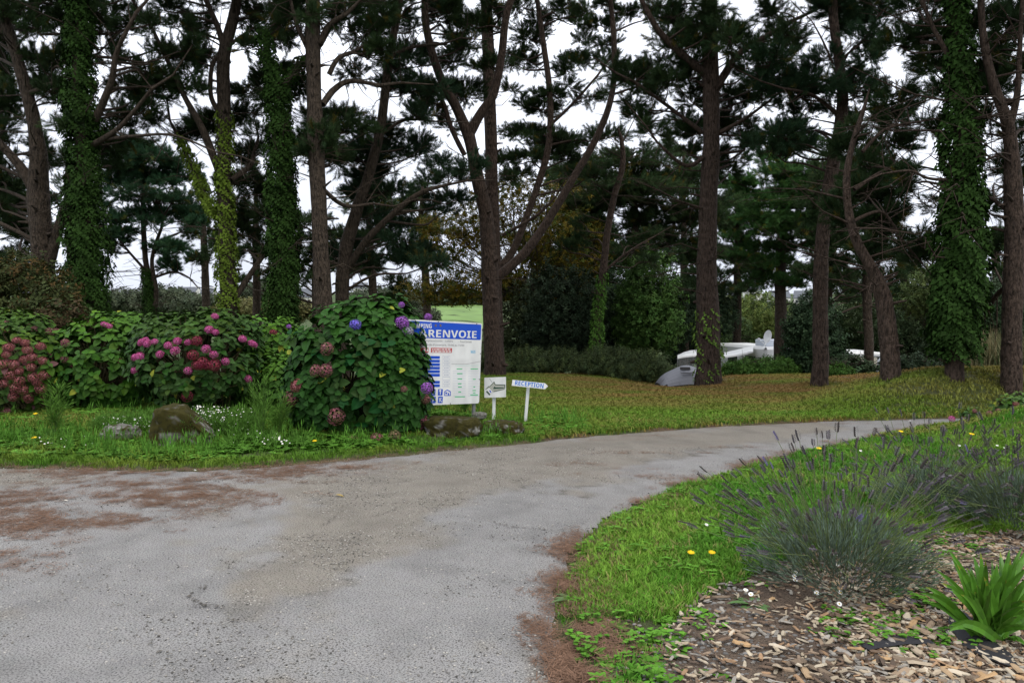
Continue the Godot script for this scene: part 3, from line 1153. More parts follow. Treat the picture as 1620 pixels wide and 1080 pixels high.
# ---------------------------------------------------------------- the row of pines
func pines() -> void:
	pine("pine_tree", "leftmost pine whose bare curving trunk forks low behind the rusty hydrangea", 101, 19.0,
		[[68, 500, 40], [66, 400, 36], [60, 300, 31], [61, 245, 27], [50, 180, 22], [32, 110, 19], [12, 45, 17], [2, 0, 16]],
		[[[57, 305, 20], [30, 262, 16], [-5, 222, 12]], [[75, 420, 22], [92, 360, 16], [103, 322, 11], [112, 290, 6]], [[40, 150, 10], [90, 128, 7, -.4], [125, 100, 4, -.6]]],
		[[60, 18, 36, 22], [72, 52, 26, 14], [15, 168, 38, 34, 1.0, 1.3], [22, 215, 30, 20], [80, 118, 38, 15], [15, 280, 40, 34, 1.5, 1.4], [10, 335, 34, 26, 1.5, 1.3], [100, 160, 28, 14], [8, 70, 24, 40, 1.5, 1.2], [70, 250, 26, 14, 1.4], [35, 375, 40, 16, 1.8, .6], [110, 20, 34, 22, 1.2]], {"flare": 1.3})
	pine("pine_tree", "tall pine wrapped top to bottom in dark ivy, second from the left", 102, 18.0,
		[[140, 510, 30], [132, 300, 25], [126, 150, 22], [121, 0, 20]],
		[[[150, 190, 13], [175, 130, 11, -.3], [185, 80, 8, -.5], [215, 20, 6, -.6]], [[145, 230, 11], [190, 200, 8, -.4], [240, 140, 5, -.7]], [[155, 222, 7], [215, 215, 5, -.6], [275, 214, 4, -.9], [340, 240, 3, -1.0]]],
		[[205, 20, 60, 26, .7, 1.2], [262, 78, 72, 15, .6, 1.1], [228, 115, 38, 16, .5], [198, 198, 54, 30, .6, 1.3], [165, 60, 30, 22], [90, 95, 26, 14, .6], [205, 155, 36, 13, .5], [172, 240, 22, 12], [100, 40, 30, 18, .8]],
		{"ivy": [[520, 31], [420, 30], [330, 27], [250, 25], [150, 23], [60, 20], [-200, 17]], "ivy_n": 1.2})
	pine("pine_tree", "pine with yellow-green ivy up its lower trunk behind the pink hydrangea", 103, 20.0,
		[[361, 490, 27], [357, 380, 27], [354, 280, 24], [355, 180, 22], [353, 95, 21], [368, 30, 17], [376, -10, 15]],
		[[[346, 270, 14], [320, 205, 12, -.3], [290, 150, 9, -.5], [262, 90, 7, -.7], [238, 40, 5, -.8]], [[340, 345, 10], [315, 290, 9, .3], [290, 235, 7, .5], [268, 190, 4, .6]], [[365, 285, 11], [395, 262, 9, .4], [402, 240, 6, .6]], [[347, 180, 9], [333, 150, 8], [335, 105, 7], [346, 88, 8]], [[360, 100, 12], [345, 45, 10], [325, 0, 8]], [[372, 470, 11], [405, 420, 9, .5], [430, 385, 6, .8]]],
		[[270, 25, 34, 26], [316, 45, 32, 20], [302, 115, 34, 13], [250, 148, 48, 15, -.5, 1.2], [350, 192, 88, 29, .6, 1.5], [402, 240, 38, 15], [400, 305, 32, 17, .8, 1.2], [398, 365, 34, 26, 1, .9], [395, 18, 34, 24, -.5, 1.2], [310, 85, 32, 13], [300, 225, 36, 14, .8, .8], [420, 60, 34, 18, .5]],
		{"ivy": [[500, 15], [420, 15], [330, 12], [250, 10], [190, 7]], "ivy_tint": Color(.105, .160, .022), "ivy_n": .55, "limb_ivy": [1, [[350, 8], [280, 7], [215, 4]]]})
	pine("pine_tree", "pine under a thick dark ivy column ending in a knobbly fork below mid height", 104, 19.0,
		[[447, 510, 26], [447, 400, 24], [447, 300, 23], [443, 200, 18], [440, 150, 15], [424, 95, 10], [416, 50, 7]],
		[[[442, 155, 13], [462, 122, 12, .2], [482, 92, 10, .4]]],
		[[470, 45, 32, 22, .8], [430, 148, 28, 13, .8], [415, 118, 30, 13, .8], [455, 8, 36, 18, .8], [480, 150, 22, 10, .8]],
		{"ivy": [[520, 26], [420, 25], [330, 23], [250, 22], [190, 18], [140, 16], [80, 9], [40, 6]], "above": false, "limb_ivy": [0, [[160, 10], [90, 8]]], "ivy_n": 1.15})
	pine("pine_tree", "straight stout pine with bare grey-brown trunk directly behind the large green hydrangea", 105, 18.5,
		[[511, 500, 33], [507, 400, 30], [503, 300, 28], [498, 180, 27], [495, 80, 25], [494, -10, 24]],
		[[[510, 165, 12], [530, 140, 11, .3], [556, 128, 8, .5], [600, 135, 6, .6]], [[506, 70, 12], [520, 40, 9], [548, 22, 7]], [[512, 300, 8], [545, 325, 7, .5], [590, 322, 4, .8]], [[520, 118, 9], [535, 92, 8], [560, 82, 6, .5]], [[490, 85, 8], [470, 40, 7], [458, -5, 5]]],
		[[552, 25, 48, 30, .3, 1.3], [582, 60, 32, 18], [505, 195, 42, 20], [535, 195, 68, 23, .6, 1.4], [525, 250, 22, 15], [590, 95, 30, 12], [452, 20, 32, 20], [590, 20, 40, 26, 1, 1.1], [470, 230, 26, 14]], {"dead": 16})
	pine("pine_tree", "twin-stemmed pine leaning right just beside the stout straight trunk", 106, 21.5,
		[[541, 500, 24], [542, 440, 23], [549, 385, 22], [565, 330, 20], [585, 270, 18], [602, 200, 16], [612, 120, 15], [622, 60, 14], [632, 0, 13]],
		[[[549, 425, 14], [580, 380, 12, -.3], [625, 335, 10, -.5], [665, 305, 8, -.6], [708, 292, 5, -.6]], [[610, 95, 8], [650, 75, 6], [700, 70, 4]], [[600, 215, 6], [640, 190, 5], [690, 192, 3]]],
		[[650, 85, 44, 14], [632, 130, 70, 25, -.3, 1.5], [600, 250, 80, 38, .8, 1.6], [645, 28, 34, 28, 0, 1.2], [600, 360, 50, 28, .8, 1.2], [706, 270, 42, 22, -.4, 1.3], [640, 405, 58, 22, .6, 1.3], [655, 235, 40, 22, .3, 1.2], [565, 300, 26, 16, .8], [690, 330, 40, 16, .5, .8], [560, 395, 30, 18, 1, .8]], {"tone": Color(.034, .068, .034)})
	pine("pine_tree", "big pine behind the information board, splitting high into a wide Y", 107, 24.3,
		[[783, 594, 33], [779, 520, 32], [775, 430, 29], [768, 340, 25], [752, 265, 22], [741, 212, 21]],
		[[[741, 214, 20], [722, 170, 17], [700, 130, 15], [684, 85, 14], [673, 35, 13], [672, -10, 12]], [[741, 214, 19], [760, 180, 16], [781, 148, 15], [793, 90, 14], [800, 30, 13], [812, -10, 12]], [[735, 245, 9], [715, 205, 8], [700, 160, 7], [678, 140, 5]], [[785, 440, 17, .4], [830, 400, 16, .6], [866, 350, 15, .8], [905, 285, 13, 1.0], [945, 215, 12, 1.2], [968, 150, 10, 1.2], [972, 80, 10, 1.2], [966, 0, 8, 1.2]], [[795, 372, 6, -.2], [850, 340, 5, -.6], [880, 310, 3, -.8]]],
		[[712, 62, 34, 16], [760, 135, 70, 29, .8, 1.5], [700, 190, 36, 18, .3, .9], [770, 30, 38, 26, .7, 1.2], [735, 12, 40, 18], [972, 35, 48, 38, 1.2, 1.4], [1010, 130, 40, 26, 1.2, 1.1], [690, 20, 24, 24]], {"base": [783, 594], "dead": 14, "bark": "red", "above": false, "limb_ivy": [4, [[371, 1], [370, 1]]]})
	pine("pine_tree", "straight slimmer pine rising behind the Y-forked trunk", 108, 26.5,
		[[786, 590, 24], [782, 420, 23], [778, 300, 22], [776, 200, 21], [772, 80, 20], [769, -10, 19]],
		[[[784, 430, 14], [812, 395, 13, .2], [845, 310, 12, .3], [868, 230, 12, .4], [870, 150, 11, .5], [860, 70, 10, .5], [850, 0, 8, .5]], [[868, 200, 6, .5], [905, 165, 5, .5], [945, 120, 4, .4]]],
		[[856, 45, 48, 26, .5, 1.2], [866, 222, 84, 29, .5, 1.6], [906, 105, 44, 25, .4, 1.2], [915, 150, 40, 20], [830, 90, 30, 18], [820, 262, 50, 20, .4, 1.1], [900, 20, 34, 18], [900, 262, 50, 22, .6, 1.2], [825, 160, 30, 14]], {"bark": "red"})
	pine("pine_tree", "thin crooked trunk with broken top, light ivy round its foot, between the two thickest pines", 109, 27.0,
		[[940, 585, 16], [946, 500, 14], [955, 425, 13], [962, 360, 12], [972, 310, 11], [985, 262, 10], [984, 225, 7], [978, 203, 3]],
		[[[955, 430, 5], [985, 405, 4], [1015, 385, 3]], [[983, 230, 3], [992, 212, 2]]],
		[[1000, 395, 36, 16], [925, 380, 34, 18]], {"ivy": [[590, 9], [540, 9], [470, 7], [440, 4]], "ivy_tint": Color(.055, .12, .02), "ivy_n": .6, "above": false, "bark": "red"})
	pine("pine_tree", "thickest pine with a broad furrowed trunk in front of the small tent", 110, 19.7,
		[[1121, 560, 40], [1120, 480, 37], [1119, 400, 34], [1122, 300, 31], [1126, 200, 29], [1124, 100, 27], [1122, -10, 25]],
		[[[1120, 120, 15], [1075, 82, 13, -.3], [1040, 45, 10, -.5], [1015, 0, 8, -.6]], [[1128, 150, 15], [1165, 90, 12, -.2], [1205, 62, 9, -.3], [1260, 30, 6, -.4]], [[1118, 245, 8], [1085, 262, 7, -.4], [1040, 225, 4, -.6]], [[1112, 210, 8, .3], [1060, 170, 6, .4], [1005, 130, 5, .5]], [[1134, 212, 8], [1175, 190, 6, -.4], [1210, 165, 4, -.6]], [[1112, 330, 5, -.3], [1075, 318, 3, -.5]]],
		[[1066, 15, 48, 18], [1050, 85, 62, 28, -.5, 1.0], [1010, 130, 56, 28, .5, 1.0], [1005, 175, 34, 18], [1072, 215, 44, 28, .3, .8], [1135, 40, 48, 40, -1.2, 1.5], [1222, 45, 48, 36, -.4, 1.3], [1180, 95, 48, 26, -.4, 1.2], [1155, 175, 34, 26, .8], [1160, 265, 30, 20, .8], [1100, 140, 30, 40, 1.0, 1.0], [1085, 50, 40, 26, .8], [1190, 150, 40, 24, .6, .8], [1190, 225, 34, 16, .5, .5]],
		{"flare": 1.35, "dead": 22, "bark": "red", "ivy": [[606, 25], [560, 22], [500, 18]], "ivy_tint": Color(.10, .17, .03), "ivy_n": 0.12})
	pine("pine_tree", "reddish pine with slightly wavy trunk right of the campervan, below a dense green bough", 111, 18.5,
		[[1298, 560, 27], [1298, 470, 25], [1300, 400, 23], [1308, 320, 22], [1322, 240, 21], [1333, 170, 19], [1330, 110, 17], [1321, 50, 15], [1318, -10, 14]],
		[[[1335, 90, 4], [1365, 65, 3], [1392, 22, 2]], [[1318, 100, 4], [1300, 60, 3], [1284, 32, 2]], [[1325, 180, 8], [1285, 150, 6, -.3], [1240, 140, 4, -.5]], [[1330, 200, 7, .2], [1365, 175, 5, .3], [1410, 165, 4, .3]]],
		[[1262, 135, 84, 34, -.5, 1.6], [1252, 225, 70, 24, .4, 1.2], [1322, 18, 76, 22, 0, 1.6], [1300, 105, 44, 22, -.4, 1.3], [1350, 30, 34, 16], [1330, 130, 36, 18], [1280, 190, 50, 20, .5, 1.0]], {"base": [1297, 611], "bark": "red", "tone": Color(.032, .068, .032)})
	pine("pine_tree", "pine whose stout lower trunk bends sharply left above the hedge", 112, 21.3,
		[[1406, 560, 29], [1402, 500, 29], [1397, 465, 27], [1379, 425, 21], [1358, 386, 17], [1344, 340, 14], [1340, 280, 12], [1350, 225, 10], [1366, 176, 7], [1376, 140, 2]],
		[[[1352, 300, 7], [1400, 270, 6, .3], [1450, 262, 4, .4]], [[1365, 240, 7], [1400, 205, 5], [1440, 195, 4]], [[1350, 350, 7], [1395, 335, 5, .3], [1425, 375, 4, .4]]],
		[[1395, 165, 50, 20, 1, 1.1], [1405, 205, 56, 28, 1, 1.1], [1410, 236, 38, 12, 1], [1405, 300, 28, 44, 1, .7], [1362, 285, 36, 30, .6, 1.3], [1390, 352, 40, 22, .6, 1.2], [1350, 225, 40, 26, .6, 1.3], [1420, 345, 26, 16], [1365, 400, 44, 20, .8, 1.2], [1340, 330, 36, 26, .8, 1.3], [1430, 410, 34, 14, .8]], {"base": [1408, 601], "above": false, "bark": "red", "fill": 0})
	pine("pine_tree", "pine with a massive shaggy ivy column and bare foot, near the right edge", 113, 22.2,
		[[1511, 560, 27], [1518, 450, 27], [1522, 300, 26], [1521, 150, 24], [1514, -10, 22]],
		[[[1510, 285, 7], [1470, 282, 5, -.3], [1440, 270, 4, -.5], [1395, 275, 3, -.5]], [[1505, 95, 9], [1475, 40, 7], [1460, 0, 6]], [[1500, 208, 4], [1455, 206, 3], [1415, 208, 2]], [[1502, 160, 4], [1450, 150, 3]]],
		[[1442, 60, 64, 24, .6, 1.3], [1452, 10, 54, 16, .6, 1.2], [1470, 100, 36, 24, .6, 1.2], [1452, 395, 50, 18, .5, 1.2], [1485, 145, 26, 12], [1470, 200, 30, 9], [1440, 285, 28, 9, 0, .6], [1560, 120, 30, 16, .6], [1480, 330, 24, 12, .6, .6], [1555, 30, 36, 20, .4]],
		{"base": [1511, 599], "ivy": [[566, 30], [540, 40], [470, 42], [380, 36], [340, 32], [290, 28], [230, 28], [180, 20], [80, 16], [-200, 14]], "ivy_n": 1.2, "bark": "red", "fill": 0})
	pine("pine_tree", "rightmost pine, forked high, beside the pale plume grass", 114, 16.4,
		[[1597, 580, 32], [1603, 480, 31], [1606, 380, 30], [1604, 300, 27], [1597, 205, 21], [1575, 140, 16], [1560, 80, 13], [1552, 0, 11]],
		[[[1598, 200, 14], [1610, 150, 11], [1614, 80, 8], [1618, 0, 6]], [[1598, 335, 9], [1575, 318, 7, .3], [1552, 305, 4, .5]], [[1580, 245, 5], [1555, 255, 4]], [[1596, 450, 9, .3], [1575, 470, 8, .7], [1560, 500, 6, 1]]],
		[[1588, 52, 46, 20, .4, 1.2], [1576, 90, 40, 16, .4], [1570, 150, 34, 15, .5], [1598, 275, 34, 26, 1.5, 1.4], [1612, 370, 22, 14, 1, 1.2], [1600, 18, 34, 16], [1605, 120, 28, 14], [1560, 195, 26, 10, .4, .7], [1560, 330, 20, 10, .5, .6], [1575, 400, 36, 12, 1.4, .9], [1640, 210, 40, 20]], {"base": [1600, 622], "bark": "red", "fill": 0, "dens": .8})

func far_trees() -> void:
	pine("pine_tree", "dark green pine with twin ivy-clad stems, standing far behind between the two leftmost trunks", 201, 34.0,
		[[238, 500, 13], [234, 450, 11], [228, 390, 9], [226, 330, 8], [228, 270, 5]],
		[[[243, 500, 11], [246, 460, 9], [240, 410, 7], [255, 360, 5]], [[232, 430, 5], [205, 400, 4], [185, 375, 3]], [[240, 440, 5], [275, 430, 4, -.5], [300, 440, 3, -.6]]],
		[[230, 256, 62, 27, 0, 1.5], [200, 280, 50, 20, 0, 1.4], [272, 275, 48, 18, 0, 1.4], [245, 325, 96, 19, 0, 1.4], [205, 360, 54, 18, 0, 1.0], [250, 392, 48, 13], [300, 348, 36, 14], [190, 385, 26, 12], [270, 425, 30, 8]],
		{"size": 1.25, "above": false, "tone": Color(.038, .092, .045), "dens": .8, "ivy": [[505, 11], [430, 7]], "group": "pines farther back"})
	pine("pine_tree", "shaggy dark pine beyond the left edge of the picture, low boughs over the thicket", 202, 27.0,
		[[-15, 500, 22], [-12, 380, 20], [-6, 250, 18], [-4, 100, 15], [0, -10, 12]],
		[[[-8, 430, 7], [30, 400, 6], [55, 420, 4]]],
		[[22, 350, 50, 26, 0, 1.4], [30, 402, 44, 14, 0, .7], [6, 300, 36, 22, 0, 1.3], [45, 320, 30, 14], [2, 130, 34, 60, 0, 1.3], [25, 430, 30, 8, 0, .5]], {"size": 1.1, "group": "pines farther back"})
	pine("pine_tree", "bright green pine crown farther back between the thickest trunk and the reddish one", 203, 36.0,
		[[1235, 520, 20], [1235, 440, 18], [1238, 350, 14], [1240, 290, 9], [1242, 255, 5]],
		[[[1237, 420, 7], [1200, 405, 6], [1165, 395, 4]], [[1237, 400, 7], [1280, 380, 5], [1305, 365, 4]]],
		[[1240, 278, 72, 34, 0, 1.4], [1212, 340, 82, 40, 0, 1.4], [1278, 328, 46, 30, 0, 1.3], [1180, 392, 56, 24, 0, 1.2], [1242, 402, 74, 22, 0, 1.0], [1292, 382, 46, 20, 0, 1.0], [1175, 310, 36, 26, 0, 1.2], [1200, 440, 40, 12, 0, .7], [1270, 440, 40, 12, 0, .7]],
		{"size": 1.3, "above": false, "tone": Color(.060, .140, .040), "dens": .75, "group": "pines farther back"})
	pine("pine_tree", "broad dark pine in the middle distance behind the thin crooked trunk", 204, 34.0,
		[[1008, 540, 20], [1008, 450, 18], [1006, 380, 15], [1003, 300, 10], [1000, 250, 6]],
		[[[1006, 430, 6], [970, 400, 5], [935, 390, 4]], [[1008, 410, 7], [1060, 385, 5], [1095, 390, 4]]],
		[[1000, 268, 116, 24, 0, 1.6], [1010, 306, 116, 32, 0, 1.7], [1000, 358, 64, 26, 0, 1.3], [940, 340, 56, 30, 0, 1.3], [1072, 350, 54, 28, 0, 1.3], [1090, 398, 48, 24, 0, 1.1], [928, 395, 44, 22, 0, 1.0], [1020, 400, 50, 16, 0, .8], [965, 430, 36, 12, 0, .6]],
		{"size": 1.3, "above": false, "dens": .75, "group": "pines farther back"})
	pine("pine_tree", "low spreading pine far behind the twin leaning trunk", 205, 40.0,
		[[500, 500, 13], [498, 440, 11], [502, 380, 9], [506, 330, 6]],
		[[[500, 420, 5], [540, 400, 4], [580, 395, 3]], [[498, 425, 5], [460, 405, 4], [420, 400, 3]]],
		[[480, 350, 48, 16, 0, 1.1], [520, 385, 60, 15, 0, 1.1], [455, 400, 46, 13], [565, 425, 50, 14], [480, 430, 44, 11], [640, 455, 36, 12], [420, 440, 34, 9]], {"size": 1.35, "above": false, "dens": .7, "group": "pines farther back"})
	pine("pine_tree", "tall dark pine standing behind the bend of the crooked pine on the right", 206, 33.0,
		[[1375, 560, 16], [1372, 420, 15], [1380, 300, 12], [1385, 220, 8]], [],
		[[1362, 260, 36, 24, 0, 1.1], [1330, 300, 50, 30, 0, 1.3], [1390, 395, 40, 18, 0, .9], [1335, 375, 56, 28, 0, 1.4], [1290, 330, 40, 26, 0, 1.2], [1340, 430, 60, 20, 0, .9]], {"size": 1.3, "above": false, "dens": .75, "group": "pines farther back"})
	# more pines stepping back into the distance, each a little different
	var more := [
		[110, 40.0, 260, 410, 60, 5, "distant pine glimpsed between the leftmost pine and the ivy-wrapped one"],
		[322, 46.0, 310, 425, 66, 6, "distant ragged pine seen left of the yellow-ivied trunk, over the pink hydrangea"],
		[405, 42.0, 270, 420, 60, 7, "distant pine filling the gap between the two middle ivy trunks"],
		[585, 39.0, 280, 430, 76, 9, "distant pine behind the twin leaning trunk's low limb"],
		[668, 44.0, 290, 430, 60, 7, "distant pine left of the Y-forked trunk, above the meadow"],
		[905, 41.0, 240, 470, 84, 16, "distant dark pine between the long leaning limb and the thin crooked trunk"],
		[1082, 43.0, 230, 480, 70, 14, "distant dark pine close to the left of the thickest trunk"],
		[1168, 45.0, 300, 480, 60, 10, "distant dark pine close to the right of the thickest trunk"],
		[1320, 44.0, 260, 480, 84, 15, "distant dark pine between the reddish trunk and the bent one"],
		[1425, 48.0, 400, 480, 50, 7, "low distant pine below the gap of sky left of the ivy column"],
		[1575, 42.0, 380, 500, 60, 8, "distant pine between the ivy column and the rightmost trunk"],
		[940, 52.0, 330, 500, 100, 14, "far-off broad pine behind the brushy shrubs"],
	]
	for i in more.size():
		var q: Array = more[i]
		rng.seed = 260 + i
		var pd := []
		for k in q[5]:
			var t: float = float(k) / q[5]
			var wd: float = q[4] * lerpf(.45, 1.0, sqrt(t))
			pd.append([q[0] + rnd(-1, 1) * wd * .75, lerpf(q[2], q[3], t) + rnd(-8, 8), wd * rnd(.4, .75), rnd(9, 17), rnd(-2, 2), rnd(.8, 1.3)])
		var ln := rnd(-14, 14)
		pine("pine_tree", q[6], 270 + i, q[1], [[q[0] + ln, 530, 15], [q[0] + ln * .6, 440, 13], [q[0] - ln * .2, 360, 10], [q[0], q[2] + 5, 5]], [], pd, {"size": 1.4, "above": false, "dens": .62, "fill": 1, "dead": 5, "group": "pines farther back"})
	leafy("autumn_tree", "thin broadleaved tree turning yellow-brown behind the Y-forked pine", "tree", 301,
		[[820, 340, 110, 62, 32.0], [705, 385, 72, 48, 31.5], [890, 395, 76, 58, 32.5], [750, 455, 80, 28, 31], [850, 440, 90, 44, 33], [690, 460, 60, 20, 31]], 5200, Color(.150, .115, .014), {"tone2": Color(.065, .085, .014), "mix": .38, "size": 1.0, "gate": -.02, "trunk": .12, "fork": .5, "foot": [840], "stems": 9})

# ---------------------------------------------------------------- thickets, hedges and shrubs
func shrubs() -> void:
	var dk := Color(.020, .034, .016)
	leafy("evergreen_thicket", "dark olive thicket at the left edge below the leftmost pine", "shrub", 401, [[30, 470, 80, 62, 15.0], [75, 500, 46, 50, 14.0], [-40, 470, 60, 70, 15.5]], 1500, Color(.042, .055, .018), {"tone2": Color(.09, .06, .02), "mix": .2, "gate": -.25, "size": .85})
	leafy("rust_bush", "small rusty-leaved bush between the thicket and the ivy-wrapped pine", "shrub", 402, [[95, 525, 46, 34, 13.0]], 420, Color(.062, .045, .022), {"tone2": Color(.04, .06, .02), "size": .8, "gate": -.3})
	# mass of dark growth beyond the lawn
	var list := [
		[890, 490, 58, 82, 28.5, "dark evergreen bush behind the RECEPTION sign, left of the thin crooked trunk", Color(0.026, 0.043, 0.023), 1300, "sprig"],
		[830, 520, 40, 70, 30.0, "dusky evergreen bush close to the right of the Y-forked trunk", Color(0.040, 0.056, 0.023), 700, "sprig"],
		[985, 500, 52, 74, 31.0, "deep green bush right of the thin crooked trunk", Color(0.028, 0.051, 0.026), 1100, "sprig"],
		[1026, 478, 50, 80, 29.0, "fresh green broadleaved sapling left of the thickest trunk", Color(0.056, 0.116, 0.026), 1300, "sprig"],
		[1088, 535, 34, 44, 46.0, "dark bush behind the white awning", Color(0.025, 0.046, 0.023), 500, "sprig"],
		[1190, 505, 50, 44, 52.0, "pale yellow-green tree beyond the campervan roof", Color(0.147, 0.202, 0.054), 900, "sprig"],
		[1165, 545, 34, 40, 50.0, "dull green tree just above the awning ridge", Color(0.070, 0.116, 0.039), 600, "sprig"],
		[1288, 540, 42, 70, 24.5, "dark laurel-like bush covering the rear of the campervan", Color(0.031, 0.059, 0.028), 1500, "sprig"],
		[1330, 500, 60, 74, 52.0, "shadowy bush between the reddish pine and the bent pine", Color(0.046, 0.074, 0.028), 1000, "sprig"],
		[1345, 598, 42, 26, 22.6, "low dark shrub under the little white caravan roof", Color(0.029, 0.053, 0.023), 800, "sprig"],
		[1450, 500, 52, 76, 48.0, "grey-green leafy bush between the bent pine and the ivy column", Color(0.056, 0.087, 0.040), 1400, "sprig"],
		[1440, 592, 46, 26, 23.5, "low dark bramble mass between bent pine and ivy column", Color(0.025, 0.043, 0.022), 800, "sprig"],
		[1570, 500, 50, 60, 30.0, "dark tree mass behind the rightmost pine", Color(0.037, 0.065, 0.031), 1000, "sprig"],
		[1490, 460, 60, 40, 38.0, "olive tree crown beyond the ivy column", Color(0.078, 0.112, 0.037), 800, "sprig"],
		[1122, 480, 40, 50, 44.0, "dark tree behind the thickest pine's trunk", Color(0.028, 0.050, 0.025), 900, "sprig"],
		[1245, 512, 56, 34, 60.0, "mid-green tree under the far houses", Color(0.070, 0.109, 0.039), 800, "sprig"],
	]
	list.append_array([
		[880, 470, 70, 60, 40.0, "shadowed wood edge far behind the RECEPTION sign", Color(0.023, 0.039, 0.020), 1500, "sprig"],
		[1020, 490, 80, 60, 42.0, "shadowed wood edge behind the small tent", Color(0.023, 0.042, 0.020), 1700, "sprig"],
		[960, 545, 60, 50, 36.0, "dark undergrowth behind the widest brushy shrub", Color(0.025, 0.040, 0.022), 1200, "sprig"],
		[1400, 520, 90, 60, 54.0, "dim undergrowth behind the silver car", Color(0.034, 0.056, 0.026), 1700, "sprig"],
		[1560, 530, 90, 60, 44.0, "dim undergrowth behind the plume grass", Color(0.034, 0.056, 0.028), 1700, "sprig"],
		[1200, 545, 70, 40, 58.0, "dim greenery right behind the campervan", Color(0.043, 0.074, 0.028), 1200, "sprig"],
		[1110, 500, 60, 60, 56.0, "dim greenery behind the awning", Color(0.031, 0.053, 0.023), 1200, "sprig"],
	])
	for i in list.size():
		var q: Array = list[i]
		leafy("bush" if q[3] < 60 and q[4] < 29 else "broadleaved_tree", q[5], "shrub" if q[3] < 60 and q[4] < 29 else "tree", 410 + i, [[q[0], q[1], q[2], q[3], q[4]], [q[0] + q[2] * .35, q[1] + q[3] * .45, q[2] * .75, q[3] * .6, q[4] - .3], [q[0] - q[2] * .4, q[1] + q[3] * .5, q[2] * .7, q[3] * .55, q[4] + .2]], int(q[7] * 1.15), q[6], {"size": 0.55 + q[4] / 50.0, "gate": -.22, "leaf": q[8], "trunk": .07})
	# brushy low shrubs in front
	var low := [
		[835, 585, 40, 28, 25.5, "brushy low shrub just right of the Y-forked trunk"],
		[885, 588, 42, 30, 24.5, "brushy low shrub straight beyond the RECEPTION arrow"],
		[960, 585, 46, 30, 23.5, "widest brushy grey-green shrub, with a pale dry stalk at its foot"],
		[1020, 590, 34, 28, 25.0, "brushy shrub just left of the small tent"],
		[748, 572, 36, 34, 27.0, "brushy shrub filling the gap between the information board and the Y-forked trunk"],
		[1062, 604, 30, 16, 27.5, "brushy shrub behind the small tent"],
	]
	for i in low.size():
		var q: Array = low[i]
		leafy("brush_shrub", q[5], "shrub", 440 + i, [[q[0], q[1], q[2], q[3], q[4]], [q[0] - 16, q[1] + 6, q[2] * .8, q[3] * .8, q[4] - .2]], 900, Color(.050, .076, .030), {"tone2": Color(.085, .12, .04), "leaf": "fine", "size": .95, "gate": -.4, "up": .9, "group": "brushy shrubs along the far side of the lawn"})
	var hed := [
		[1180, 588, 34, 18, 24.0, "bright green clipped hedge left of the white patch below the campervan"],
		[1225, 586, 34, 20, 24.3, "bright green clipped hedge section under the campervan's white side"],
		[1325, 595, 16, 16, 21.8, "small yellow-green bush touching the reddish pine's foot"],
	]
	for i in hed.size():
		var q: Array = hed[i]
		leafy("hedge", q[5], "hedge", 450 + i, [[q[0], q[1], q[2], q[3], q[4]], [q[0] + 14, q[1] + 3, q[2] * .8, q[3] * .85, q[4] - .1], [q[0] - 14, q[1] + 3, q[2] * .7, q[3] * .85, q[4] - .1]], 1000, Color(.05, .115, .02), {"size": .62, "gate": -.45})
	# plume grass at the right
	rng.seed = 460
	for i in 5:
		var p := at([1548, 1575, 1612, 1640, 1560][i], 612, [22.5, 23.2, 21.6, 22.4, 24.0][i])
		p = on(p.x, -p.z)
		var o := thing("plume_grass", ["pale plume grass clump nearest the ivy column", "pale plume grass clump left of the rightmost pine", "pale plume grass clump right of the rightmost pine", "pale plume grass clump at the picture's right edge", "pale plume grass clump behind the others"][i], "plant", p, "plume grass clumps")
		var xf := []
		var col := PackedColorArray()
		for k in 60:
			xf.append(Transform3D(Basis(Vector3.UP, rnd(0, TAU)).scaled(Vector3(1, rnd(.7, 1.1), 1)), p + Vector3(rnd(-.5, .5), 0, rnd(-.4, .4))))
			var g := rnd(.7, 1.3)
			col.append(Color(.22, .205, .12) * g if rng.randf() < .65 else Color(.05, .075, .03) * g)
		many("blades", shapes.reed, mats.grass, xf, col, o)
	# hedges and scrub across the valley on the left
	var far := [
		[200, 480, 40, 16, 75.0, "grey-green hedge across the valley, left part"], [255, 476, 44, 20, 80.0, "grey-green round tree group across the valley"], [320, 484, 40, 14, 70.0, "low hedge right of the grey-green tree group"],
		[425, 465, 36, 20, 95.0, "dark distant pine clump between the ivy trunks"], [600, 474, 50, 14, 150.0, "blue-green hedgerow line above the large hydrangea"], [700, 472, 60, 10, 360.0, "dark hedgerow at the top of the meadow"], [380, 490, 34, 12, 60.0, "yellowish scrub behind the pink hydrangea"], [455, 488, 30, 14, 58.0, "yellowish scrub behind the dark ivy column"],
		[660, 500, 26, 8, 240.0, "small hedge at the foot of the meadow"], [1000, 470, 90, 12, 330.0, "far hedgerow under the distant houses in the centre"], [1150, 490, 90, 14, 300.0, "far hedgerow below the white houses"], [1580, 470, 70, 20, 260.0, "far trees at the right beyond the last pine"], [130, 480, 60, 16, 110.0, "distant hedge seen past the ivy-wrapped pine"]]
	for i in far.size():
		var q: Array = far[i]
		var tone := Color(.055, .075, .04) if i != 6 and i != 7 else Color(.14, .14, .05)
		leafy("hedgerow", q[5], "hedge", 470 + i, [[q[0], q[1], q[2], q[3], q[4]], [q[0] - q[2] * .6, q[1] + 4, q[2] * .6, q[3] * .7, q[4]], [q[0] + q[2] * .6, q[1] + 3, q[2] * .6, q[3] * .8, q[4]]], 650, tone, {"size": q[4] / 28.0, "gate": -.5, "mat": "dull_leaf", "trunk": .1, "stems": 3})

